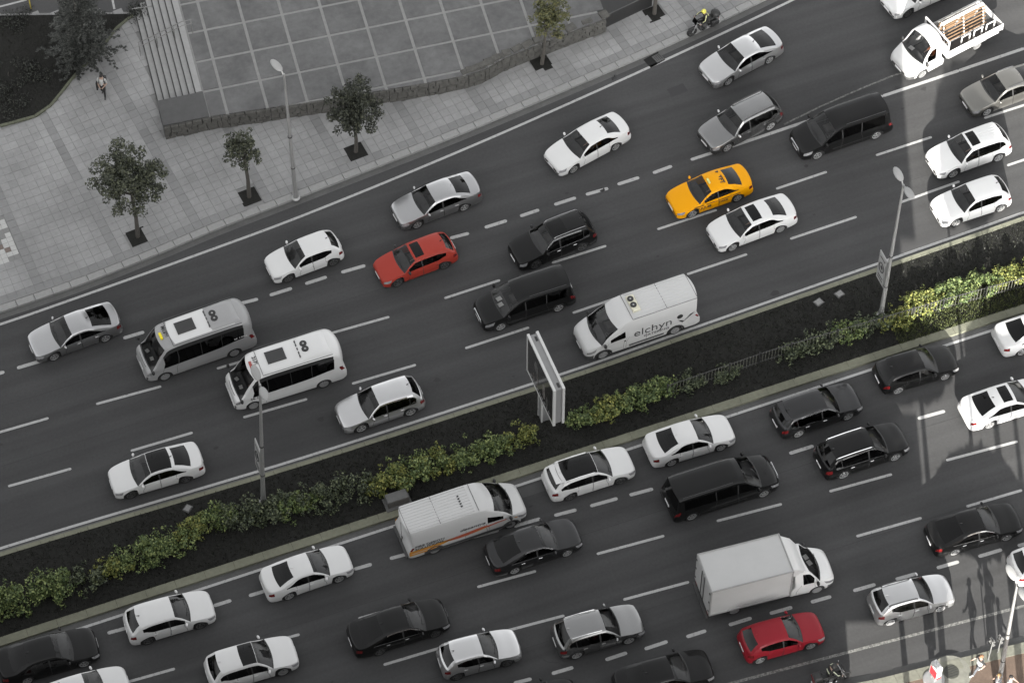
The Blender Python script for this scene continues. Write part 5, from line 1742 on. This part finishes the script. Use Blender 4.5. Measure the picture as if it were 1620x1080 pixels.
# ------------------------------------------------------------------ lamps
def lamp(label, pos, h, heads, banner=False, z0=.13, cat='street lamp', lean=0.0):
    t = thing('street_lamp', label, cat, (pos[0], pos[1], z0), 0, 'street lamps')
    t.rotation_euler = Matrix.Rotation(R(lean), 3, GF).to_euler()
    MB().tube([(0, 0, 0), (0, 0, h * .35), (0, 0, h)], [.13, .10, .055], 10).build('pole', M_METAL, t, smooth=40)
    MB().lathe([(.24, 0), (.24, .05), (.15, .12), (.14, .5), (.13, .52)], 12).build('base', M_METAL, t)
    for z in (2.6, 5.2):
        MB().lathe([(.125, z), (.125, z + .06)], 10).build('collar', M_DMETAL, t)
    for an in heads:
        v = Vector((math.cos(an), math.sin(an), 0))
        ar = MB().tube([(0, 0, h - .15), tuple(v * .18 + Vector((0, 0, h + .05)))], .04, 6).build('arm', M_METAL, t)
        hd = MB().ell((0, 0, 0), (.45, .21, .10), 14, 8).build('lamp_head', mat('lamp_head_grey', (0.27, 0.27, 0.265), 0.5, var=0.08), t, smooth=60)
        hd.location = v * .62 + Vector((0, 0, h + .10))
        hd.rotation_euler = (0, R(-6), an)
        gl = MB().ell((0, 0, -.06), (.34, .15, .075), 12, 6).build('lens', M_LAMP, hd, smooth=60)
    if banner:
        fr = MB().box((-.02, .58, 3.35), (.05, .86, 2.25)).build('banner_frame', M_METAL, t)
        MB().box((-.055, .58, 3.35), (.03, .74, 2.10)).build('banner', mat('banner_print', (0.30, 0.30, 0.295), 0.6, var=0.1), fr)
        pts = [(-.075, .58 + .24 * math.cos(2 * PI * k / 20), 3.5 + .34 * math.sin(2 * PI * k / 20)) for k in range(21)]
        MB().tube(pts, .03, 5, cap=False).build('emblem', M_INK, fr)
        MB().ell((-.075, .58, 3.5), (.012, .11, .16), 10, 6).build('emblem', M_INK, fr)
        for z in (2.55, 2.75, 4.2):
            MB().box((-.075, .58, z), (.012, .52, .07)).build('print_line', M_INK, fr)
        for z in (2.25, 4.42):
            MB().tube([(0, 0, z), (-.02, .95, z)], .025, 5).build('bracket', M_METAL, t)
    return t
lamp('single-headed street lamp on the plaza pavement', (-7.45, 12.67), 10.3, [PI * .60], z0=.15)
lamp('double-headed median lamp with banner in front of the white minibus', (-15.04, -4.72), 10.6, [PI * .5, -PI * .5], True, lean=3.0)
lamp('double-headed median lamp with banner at the right, by the railing', (18.38, -5.40), 11.1, [PI * .5, -PI * .5], True)
lamp('double-headed lamp at the bottom right corner among pedestrians', (14.47, -27.07), 9.8, [PI * .5, -PI * .5], lean=-2.5)

# ------------------------------------------------------------------ billboard
bp = (-0.20, -5.17)
bb = thing('billboard', 'two-sided advertising billboard on a central leg in the median', 'billboard', (bp[0], bp[1], .13))
GREYP = mat('billboard_grey', (0.22, 0.22, 0.22), 0.5, var=0.06)
WHP = mat('billboard_frame', (0.52, 0.52, 0.51), 0.4, var=0.05)
MB().box((0, .15, 1.2), (.42, .42, 2.5)).build('leg', GREYP, bb)
for y in (-.07, .37):
    MB().box((-.2, y, 1.2), (.08, .07, 2.4)).build('leg_trim', WHP, bb)
MB().box((0, 0, 3.75), (.36, 3.5, 2.95)).build('housing', GREYP, bb)
for x in (-.24, .24):
    fr = MB()
    for y in (-1.76, 1.76):
        fr.box((x, y, 3.75), (.13, .12, 3.12))
    for z in (2.25, 5.25):
        fr.box((x, 0, z), (.13, 3.4, .12))
    f_ = fr.build('frame', WHP, bb)
    sx_ = 1 if x > 0 else -1
    pn = MB().box((x + sx_ * .035, 0, 3.75), (.03, 3.38, 2.88)).build('poster', mat('poster_dark', (0.035, 0.034, 0.033), 0.12, var=0.4, scale=1.6), bb)
    rd = random.Random(3)
    for k, (y, z, w_, h_) in enumerate(((.55, 4.1, .45, .9), (.35, 3.3, .3, 1.1), (-.5, 3.4, .35, 1.3), (-.9, 3.0, .3, .9), (.9, 2.9, .4, .5))):
        MB().ell((x + sx_ * .052, y, z), (.01, w_ * .5, h_ * .5), 12, 8).build('poster_figure', mat('poster_grey%d' % (k % 3), ((.12, .12, .115), (.08, .072, .066), (.16, .15, .145))[k % 3], 0.15, var=0.4, scale=3), pn)
    for k in range(9):
        MB().box((x + sx_ * .052, -1.2 + .3 * k, 2.55), (.008, .18, .12)).build('poster_letter', mat('poster_letter_grey', (0.2, 0.2, 0.2), 0.3), pn)
for y in (-1.5, 1.45):
    MB().box((.06, y, 5.235), (.12, .28, .02)).build('top_hatch', M_PLAST, bb)

# ------------------------------------------------------------------ small things on the median and road
def cover(label, pos, s_, rz, m):
    t = thing('access_cover', label, 'cover', (pos[0], pos[1], .14), rz, 'covers on the median')
    MB().rbox((0, 0, .03), (s_, s_ * .8, .06), .015).build('lid', m, t)
    MB().box((0, 0, .0), (s_ + .1, s_ * .8 + .1, .04)).build('rim', M_GUT, t)
cover('pale square cover in the dark grass, left of the pair', (15.72, -3.49), .38, .3, M_STRIP)
cover('pale square cover in the dark grass, right of the pair', (16.94, -3.40), .36, .3, M_STRIP)
cover('small tilted pale cover on the median at the left', (-18.65, -3.70), .34, .7, M_STRIP)
blk = thing('concrete_block', 'grey concrete block under the yellow hedge behind the striped van', 'block', (*(-8.82, -7.04), .13))
MB().rbox((0, 0, .28), (1.1, .55, .55), .03).build('block', mat('block_concrete', (0.12, 0.12, 0.118), 0.9, var=0.2, scale=5), blk)
MB().box((0, -.05, .03), (1.35, .8, .10)).build('footing', MATS['block_concrete'], blk)
dr = thing('drain', 'broken storm drain with tilted grate at the upper kerb line', 'drain', (*(14.04, 14.73), .0), .25)
MB().box((0, 0, .004), (1.0, .70, .008)).build('pit', mat('drain_dark', (0.008, 0.008, 0.008), 0.95), dr)
MB().rbox((.24, -.03, .035), (.50, .52, .03), .008, ry=.05).build('grate_plate', M_GUT, dr)
for k in range(4):
    MB().box((.08 + .11 * k, -.03, .058), (.03, .40, .015)).build('slot', M_PLAST, dr)
for k, (px, ss_) in enumerate((((7.99, 7.36), .16), ((11.50, 14.31), .2))):
    t = thing('road_debris', ['dark scrap lying on the dashed line above the black SUV', 'dark scrap in the upper gutter left of the drain'][k], 'debris', (*px, .01), .6 * k)
    MB().ell((0, 0, .03), (ss_, ss_ * .5, .04), 7, 4).ell((ss_ * .6, .06, .05), (ss_ * .5, ss_ * .25, .05), 6, 4, rz=.7).build('scrap', M_PLAST, t)
bol = thing('bollard', 'thin yellow bollard at the edge of the car park', 'bollard', (*(-16.99, 30.47), .135))
MB().tube([(0, 0, 0), (0, 0, .9)], .035, 8).build('post', mat('bollard_yellow', (0.45, 0.36, 0.06), 0.6), bol)
MB().lathe([(.09, 0), (.09, .03)], 10).build('base', M_DMETAL, bol)

# red and white totem, signposts at the bottom right
tp = (11.77, -25.60)
tt = thing('sign_totem', 'red and white sign totem with round base at the bottom edge', 'sign', (tp[0], tp[1], .13), R(8))
MB().lathe([(.52, 0), (.52, .06), (.45, .09), (0, .09)], 24).build('base', M_METAL, tt)
MB().box((0, 0, .35), (.16, .30, .7)).build('stem', GREYP, tt)
MB().rbox((0, 0, 1.05), (.30, .55, 1.0), .08).build('head', PAINTS['offwhite'], tt)
MB().box((-.16, -.03, .92), (.03, .48, .62)).build('red_panel', mat('totem_red', (0.55, 0.03, 0.04), 0.5), tt)
MB().box((-.16, -.03, 1.38), (.03, .48, .26)).build('white_panel', PAINTS['white'], tt)
MB().box((.0, -.29, .58), (.26, .04, .06)).build('red_strip', MATS['totem_red'], tt)
for k in range(6):
    MB().ell((-.05 + .05 * (k % 3), .18 - .09 * (k // 2), 1.57), (.03, .03, .025), 8, 4).build('stud', PAINTS['white'], tt)
M_SIGNP = mat('sign_grey', (0.15, 0.15, 0.147), 0.6)
for k, (px, hh, lb) in enumerate((((14.65, -25.60), 2.0, 'thin white signpost with slanted plates behind the striped pedestrian'), ((15.26, -25.39), 1.5, 'short white signpost beside the corner lamp'))):
    t = thing('signpost', lb, 'signpost', (px[0], px[1], .13))
    MB().tube([(0, 0, 0), (0, 0, hh)], .03, 8).build('post', M_SIGNP, t)
    for q in range(2):
        MB().box((.05, .10, hh - .18 - .34 * q), (.035, .34, .2), .4, rx=.35).build('plate', M_SIGNP, t)
        MB().box((.03, .10, hh - .18 - .34 * q), (.012, .2, .05), .4, rx=.35).build('plate_mark', M_INK, t)

# ------------------------------------------------------------------ people
SKIN = mat('skin', (0.33, 0.23, 0.18), 0.6)
HAIR = mat('dark_hair', (0.015, 0.013, 0.012), 0.7)
JN = {'pel': (0, 0, .95), 'sp': (0, 0, 1.15), 'ch': (0, 0, 1.36), 'nk': (0, 0, 1.50), 'hd': (.02, 0, 1.62),
      'shl': (0, .18, 1.40), 'ell': (-.03, .25, 1.13), 'wrl': (.08, .26, .90), 'hal': (.12, .26, .83), 'shr': (0, -.18, 1.40), 'elr': (-.03, -.25, 1.13), 'wrr': (.08, -.26, .90), 'har': (.12, -.26, .83),
      'hil': (0, .09, .92), 'knl': (.02, .10, .50), 'anl': (-.02, .10, .09), 'tol': (.15, .12, .045), 'hir': (0, -.09, .92), 'knr': (.02, -.10, .50), 'anr': (-.02, -.10, .09), 'tor': (.15, -.12, .045)}
JR = {'pel': (.155, .125), 'sp': (.15, .11), 'ch': (.17, .12), 'nk': (.06, .06), 'hd': (.085, .10), 'sh': (.075, .075), 'el': (.048, .048), 'wr': (.033, .033), 'ha': (.04, .026), 'hi': (.10, .10), 'kn': (.068, .068), 'an': (.048, .048), 'to': (.042, .035)}
JE = [('pel', 'sp', 'top'), ('sp', 'ch', 'top'), ('ch', 'nk', 'skin'), ('nk', 'hd', 'skin')]
for s_ in 'lr':
    JE += [('ch', 'sh' + s_, 'top'), ('sh' + s_, 'el' + s_, 'sleeve'), ('el' + s_, 'wr' + s_, 'fore'), ('wr' + s_, 'ha' + s_, 'skin'), ('pel', 'hi' + s_, 'leg'), ('hi' + s_, 'kn' + s_, 'leg'), ('kn' + s_, 'an' + s_, 'leg'), ('an' + s_, 'to' + s_, 'shoe')]

def person(label, loc, rz, pose, cl, hair=HAIR, group=None, hands_grip=False):
    J = {k: Vector(v) for k, v in JN.items()}
    for k, v in pose.items():
        J[k] = Vector(v)
    root = thing('person', label, 'person', loc, rz, group)
    names = list(J)
    me = bpy.data.meshes.new('body')
    me.from_pydata([J[k] for k in names], [(names.index(a), names.index(b)) for a, b, _ in JE], [])
    o = bpy.data.objects.new('body', me)
    col.objects.link(o)
    o.modifiers.new('skin', 'SKIN')
    sv = me.skin_vertices
    if not sv:
        bm = bmesh.new()
        bm.from_mesh(me)
        bm.verts.layers.skin.verify()
        bm.to_mesh(me)
        bm.free()
        sv = me.skin_vertices
    for i, k in enumerate(names):
        kk = k if k in JR else k[:2]
        sv[0].data[i].radius = JR[kk]
        sv[0].data[i].use_root = (k == 'pel')
    sub = o.modifiers.new('sub', 'SUBSURF')
    sub.levels = sub.render_levels = 1
    dg = bpy.context.evaluated_depsgraph_get()
    m2 = bpy.data.meshes.new_from_object(o.evaluated_get(dg))
    bpy.data.objects.remove(o)
    mats_ = ['top', 'sleeve', 'fore', 'leg', 'shoe', 'skin']
    m2.materials.clear()
    for k in mats_:
        m2.materials.append(cl.get(k, SKIN))
    # fingers, nose and ears join the same surface
    bm = bmesh.new()
    bm.from_mesh(m2)
    extra = MB()
    for s_ in 'lr':
        a, b = J['wr' + s_], J['ha' + s_]
        d = (b - a).normalized()
        sd_ = d.orthogonal().normalized() if abs(d.y) > .9 else d.cross(Vector((0, 1, 0))).normalized()
        nn = d.cross(sd_)
        for q, (off, ln) in enumerate(((-.028, .062), (-.009, .075), (.010, .07), (.028, .055))):
            r0 = b + sd_ * off
            curl = nn * (.022 if not hands_grip else .045) * (1 if s_ == 'l' else -1)
            extra.tube([r0 - d * .01, r0 + d * ln * .55 + curl * .4, r0 + d * ln * (.9 if not hands_grip else .7) + curl], [.0095, .009, .007], 5)
        t0 = a.lerp(b, .45) - sd_ * .03
        extra.tube([t0, t0 + d * .03 - sd_ * .025, t0 + d * .065 - sd_ * .02], [.011, .01, .008], 5)
    h_ = J['hd']
    fx = Vector((1, 0, 0))
    extra.tube([h_ + Vector((.075, 0, .035)), h_ + Vector((.115, 0, -.005))], [.008, .018], 5)
    for y in (-.088, .088):
        extra.ell(h_ + Vector((-.01, y, .01)), (.022, .012, .034), 6, 4)
    ev = [bm.verts.new(v) for v in extra.v]
    for f in extra.f:
        try:
            bm.faces.new([ev[i] for i in f]).material_index = 5
        except ValueError:
            pass
    bm.to_mesh(m2)
    bm.free()
    nb = len(m2.polygons)
    segs = [(J[a], J[b], mats_.index(k)) for a, b, k in JE]
    nx = len(extra.f)
    for pi, pl in enumerate(m2.polygons):
        pl.use_smooth = True
        if pi >= nb - nx:
            continue
        c = pl.center
        best = None
        for a, b, k in segs:
            t = max(0, min(1, (c - a).dot(b - a) / (b - a).length_squared))
            dd = (c - a.lerp(b, t)).length
            if best is None or dd < best[0]:
                best = (dd, k)
        pl.material_index = best[1]
    body = link('body', m2, root)
    if hair:
        hb = MB().ell(h_ + Vector((-.018, 0, .045)), (.108, .094, .095), 12, 8)
        hb.build('hair', hair, root, smooth=60)
    for y in (-.032, .032):
        MB().ell(h_ + Vector((.088, y, .022)), (.010, .014, .008), 6, 4).build('eye', HAIR, root)
    MB().box(h_ + Vector((.092, 0, -.045)), (.012, .045, .010)).build('mouth', mat('lips', (0.28, 0.12, 0.10), 0.6), root)
    return root, J

C_WH = mat('white_shirt', (0.40, 0.40, 0.39), 0.85)
C_GR = mat('grey_shirt', (0.18, 0.185, 0.195), 0.85)
C_BK = mat('black_trousers', (0.018, 0.018, 0.018), 0.85)
C_JN = mat('grey_jeans', (0.085, 0.09, 0.10), 0.85)
C_SH = mat('dark_shoes', (0.02, 0.02, 0.02), 0.6)
C_WS = mat('white_shoes', (0.45, 0.45, 0.44), 0.6)
HV = -PI / 2 - YAW                                          # heading towards the viewer
walk = {'knl': (.16, .10, .50), 'anl': (.20, .10, .09), 'tol': (.37, .12, .05), 'knr': (.02, -.10, .50), 'anr': (-.22, -.10, .11), 'tor': (-.06, -.12, .045)}
# man with a backpack on the plaza
ps = dict(walk)
ps.update({'wrl': (.26, .12, 1.02), 'hal': (.33, .08, 1.02), 'wrr': (.26, -.10, 1.0), 'har': (.33, -.06, 1.0), 'ell': (.02, .27, 1.10), 'elr': (.02, -.27, 1.10)})
bpk, J = person('man in white shirt and black trousers with black backpack on the plaza', (*(-14.96, 23.05), .15), HV - .1, ps, {'top': C_WH, 'sleeve': C_WH, 'leg': C_BK, 'shoe': C_SH})
bk = thing('backpack', 'black backpack on the back of the man on the plaza', 'backpack', bpk.location + Vector((0, 0, 0)), HV - .1)
bk.location.z = .15
MB().rbox((-.20, .04, 1.22), (.17, .32, .46), .05).build('bag', M_PLAST, bk)
MB().rbox((-.29, .04, 1.12), (.05, .24, .22), .02).build('pocket', M_CLAD, bk)
for y in (-.12, .14):
    MB().tube([(-.12, y, 1.46), (.02, y, 1.50), (.14, y, 1.36), (.10, y * 1.3, 1.12), (-.12, y * 1.3, 1.04)], .02, 5).build('strap', M_PLAST, bk)
jk = thing('jacket', 'dark jacket hanging over the arm of the man on the plaza', 'jacket', bpk.location, HV - .1)
mb = MB()
mb.rbox((.10, -.27, .95), (.20, .08, .62), .03)
mb.build('cloth', C_BK, jk)
# striped pedestrian and two friends at the corner
ps = {k: (v[0] * 1.25, v[1], v[2]) for k, v in walk.items()}
ps.update({'ell': (-.16, .26, 1.16), 'wrl': (.02, .28, .94), 'hal': (.08, .28, .90), 'elr': (.1, -.26, 1.14), 'wrr': (.28, -.24, 1.04), 'har': (.34, -.23, 1.06)})
st, J = person('pedestrian in dark and white striped top and grey jeans', (*(13.87, -26.03), .13), PI * .98, ps, {'top': C_BK, 'sleeve': C_BK, 'leg': C_JN, 'shoe': C_WS}, hair=mat('brown_hair', (0.20, 0.10, 0.05), 0.7))
for k in range(3):
    z = 1.02 + .13 * k
    pts = [(.125 * math.cos(t), .185 * math.sin(t), z + .02 * math.cos(t)) for t in [2 * PI * q / 16 for q in range(17)]]
    MB().tube(pts, .03, 5, cap=False).build('shirt_stripe', C_WH, st)
ps = {'ell': (-.06, .26, 1.13), 'wrl': (.05, .25, .92), 'hal': (.09, .25, .86)}
person('pedestrian in pale grey shirt half hidden by the corner lamp', (*(14.22, -27.23), .13), PI * .9, ps, {'top': C_GR, 'sleeve': C_GR, 'leg': C_BK, 'shoe': C_SH}, hair=mat('light_brown_hair', (0.22, 0.14, 0.06), 0.7))
ps = {'elr': (.12, -.26, 1.16), 'wrr': (.34, -.24, 1.12), 'har': (.42, -.24, 1.13), 'ell': (.10, .25, 1.14), 'wrl': (.30, .20, 1.06), 'hal': (.37, .18, 1.06)}
person('pedestrian in white shirt holding a hand out, right of the corner lamp', (*(14.69, -27.51), .13), R(-40), ps, {'top': C_WH, 'sleeve': C_WH, 'leg': C_BK, 'shoe': C_SH})

# drivers seen through windscreens
sit = {'pel': (0, 0, .16), 'sp': (-.05, 0, .36), 'ch': (-.10, 0, .58), 'nk': (-.10, 0, .72), 'hd': (-.07, 0, .84), 'shl': (-.09, .18, .62), 'shr': (-.09, -.18, .62),
       'ell': (.08, .25, .42), 'elr': (.08, -.25, .42), 'wrl': (.30, .16, .50), 'wrr': (.30, -.16, .50), 'hal': (.37, .14, .53), 'har': (.37, -.14, .53),
       'hil': (.05, .10, .14), 'hir': (.05, -.10, .14), 'knl': (.42, .14, .24), 'knr': (.42, -.14, .24), 'anl': (.50, .13, -.12), 'anr': (.50, -.13, -.12), 'tol': (.66, .14, -.14), 'tor': (.66, -.14, -.14)}
def driver(label, veh, p, top_m, belt_z):
    x = p['F'] - p['dt'] - .30
    v = Matrix.Rotation(veh.rotation_euler.z, 3, 'Z') @ Vector((x, .37 * p['W'] / 1.8, belt_z - .42)) + veh.location
    person(label, v, veh.rotation_euler.z, sit, {'top': top_m, 'sleeve': top_m, 'leg': C_BK, 'shoe': C_SH}, group='drivers at the wheel')
driver('driver in white shirt in the grey minibus', BUS[0][0], BUS[0][1], C_WH, 1.07)
driver('driver in white shirt in the white minibus', BUS[1][0], BUS[1][1], C_WH, 1.07)
driver('driver in grey shirt at the wheel of the yellow taxi', taxi, ptaxi, C_GR, .86)
driver('driver in pale shirt in the white sunroof sedan below the taxi', bmw_, pbmw, C_WH, .84)
driver('driver in grey shirt in the orange-red hatchback', redh, predh, C_GR, .83)
driver('driver in pale shirt in the white sedan by the plaza kerb', wsed, pwsed, C_WH, .86)
driver('driver in orange shirt in the flatbed truck', pk_root, pk_p, mat('orange_shirt', (0.40, 0.13, 0.05), 0.85), 1.10)
driver('driver in grey shirt in the white SUV with sunroof', wsuv, pwsuv, C_GR, .93)

# ------------------------------------------------------------------ motorcycles and riders
def motorcycle(label, f_, r_, box_round=True, red=False):
    f0, r0 = Vector((*f_, 0)), Vector((*r_, 0))
    hd = (f0 - r0).normalized()
    c = (f0 + r0) / 2
    t = thing('motorcycle', label, 'motorcycle', (c.x, c.y, .004), math.atan2(hd.y, hd.x), 'motorcycles')
    for x in (.70, -.68):
        o = link('wheel', ME_TYRE, t, (x, 0, .31))
        o.scale = (.94, .62, .94)
        link('rim', RIMS['dark'], o)
    for y in (-.09, .09):
        MB().tube([(.70, y, .31), (.42, y, .98)], .028, 6).build('fork', M_RIM, t)
    MB().rbox((.72, 0, .64), (.42, .13, .05), .02, ry=.12).build('mudguard', M_PLAST, t)
    MB().tube([(.46, 0, .88), (.10, 0, .50), (-.30, 0, .46), (-.60, 0, .66)], [.06, .08, .08, .05], 8).build('frame', M_DMETAL, t)
    MB().rbox((.02, 0, .44), (.44, .30, .34), .06).build('engine', M_CLAD, t)
    MB().ell((.16, 0, .84), (.30, .16, .14), 12, 8).build('tank', PAINTS['black'], t, smooth=60)
    MB().rbox((-.36, 0, .80), (.72, .28, .11), .04).build('seat', M_PLAST, t)
    MB().tube([(.36, -.36, 1.04), (.42, -.14, 1.0), (.44, 0, 1.0), (.42, .14, 1.0), (.36, .36, 1.04)], .018, 6).build('handlebar', M_RIM, t)
    MB().ell((.56, 0, .92), (.09, .11, .11), 10, 6).build('headlight', M_LAMP, t, smooth=60)
    MB().box((.54, 0, 1.12), (.02, .34, .30), ry=-.5).build('windshield', M_SG, t)
    for y in (-.38, .38):
        MB().tube([(.38, y * .8, 1.02), (.42, y, 1.20)], .01, 4).build('mirror_stalk', M_PLAST, t)
        MB().ell((.42, y, 1.22), (.02, .06, .04), 8, 5).build('mirror', M_CHROME, t)
        MB().tube([(.2, y * .4, .3), (-.75, y * .45, .40)], .04, 6).build('exhaust', M_CHROME, t)
    if box_round:
        MB().ell((-.80, 0, 1.02), (.27, .29, .20), 14, 8).build('top_box', M_PLAST, t, smooth=60)
    else:
        MB().rbox((-.80, 0, 1.02), (.44, .48, .34), .08).build('top_box', M_PLAST, t)
        MB().box((-1.03, 0, 1.02), (.03, .40, .10)).build('box_reflector', M_TAIL, t)
    MB().box((-.80, 0, .80), (.34, .22, .04)).build('box_rack', M_RIM, t)
    for y in (-.25, .25):
        MB().rbox((-.62, y, .62), (.46, .16, .30), .05).build('side_case', M_PLAST, t)
    MB().box((-.98, 0, .66), (.04, .16, .08)).build('tail_light', M_TAIL, t)
    MB().box((-1.02, 0, .50), (.02, .2, .16)).build('licence_plate', M_PLATE, t)
    return t
ride = {'pel': (-.22, 0, .95), 'sp': (-.18, 0, 1.14), 'ch': (-.10, 0, 1.36), 'nk': (-.06, 0, 1.49), 'hd': (.0, 0, 1.60), 'shl': (-.08, .19, 1.40), 'shr': (-.08, -.19, 1.40),
        'ell': (.10, .34, 1.18), 'elr': (.10, -.34, 1.18), 'wrl': (.32, .33, 1.07), 'wrr': (.32, -.33, 1.07), 'hal': (.38, .33, 1.05), 'har': (.38, -.33, 1.05),
        'hil': (-.18, .12, .90), 'hir': (-.18, -.12, .90), 'knl': (.22, .22, .78), 'knr': (.22, -.22, .78), 'anl': (.0, .22, .36), 'anr': (.0, -.22, .36), 'tol': (.16, .23, .32), 'tor': (.16, -.23, .32)}
C_JK = mat('black_riding_jacket', (0.02, 0.02, 0.02), 0.7)
HIVIS = mat('pale_yellow_reflective', (0.50, 0.50, 0.26), 0.6)
def rider(label, moto, helmet_m, sleeve_strip):
    r_, J = person(label, moto.location, moto.rotation_euler.z, ride, {'top': C_JK, 'sleeve': C_JK, 'fore': C_JK, 'leg': C_BK, 'shoe': C_SH}, hair=None, group='motorcycle riders', hands_grip=True)
    h_ = J['hd']
    hm = MB().ell(h_ + Vector((0, 0, .03)), (.15, .13, .15), 14, 9).build('helmet', helmet_m, r_, smooth=60)
    MB().ell(h_ + Vector((.075, 0, .02)), (.09, .105, .065), 12, 8).build('visor', M_PLAST, hm, smooth=60)
    for s_ in 'lr':
        a, b, c = J['sh' + s_], J['el' + s_], J['wr' + s_]
        up_ = Vector((0, 0, .035))
        MB().tube([a + up_ * 1.6, a.lerp(b, .6) + up_, b + up_ * .9, b.lerp(c, .6) + up_ * .6], [.035, .035, .03, .02], 6).build('reflective_stripe', sleeve_strip, r_)
    MB().tube([(-.26, -.15, 1.28), (-.28, 0, 1.30), (-.26, .15, 1.28)], .025, 5).build('reflective_stripe', sleeve_strip, r_)
m1 = motorcycle('black touring motorcycle riding beside the upper kerb', (16.51, 15.58), (18.14, 15.84), True)
rider('motorcyclist with yellow helmet beside the upper kerb', m1, mat('yellow_helmet', (0.62, 0.58, 0.08), 0.35, coat=0.5), HIVIS)
m2_ = motorcycle('black motorcycle with boxy top case at the bottom edge', (7.89, -23.96), (6.42, -23.90), False, True)
rider('motorcyclist with black helmet and pale sleeve stripes at the bottom edge', m2_, M_PLAST, mat('pale_green_stripe', (0.50, 0.54, 0.40), 0.6))
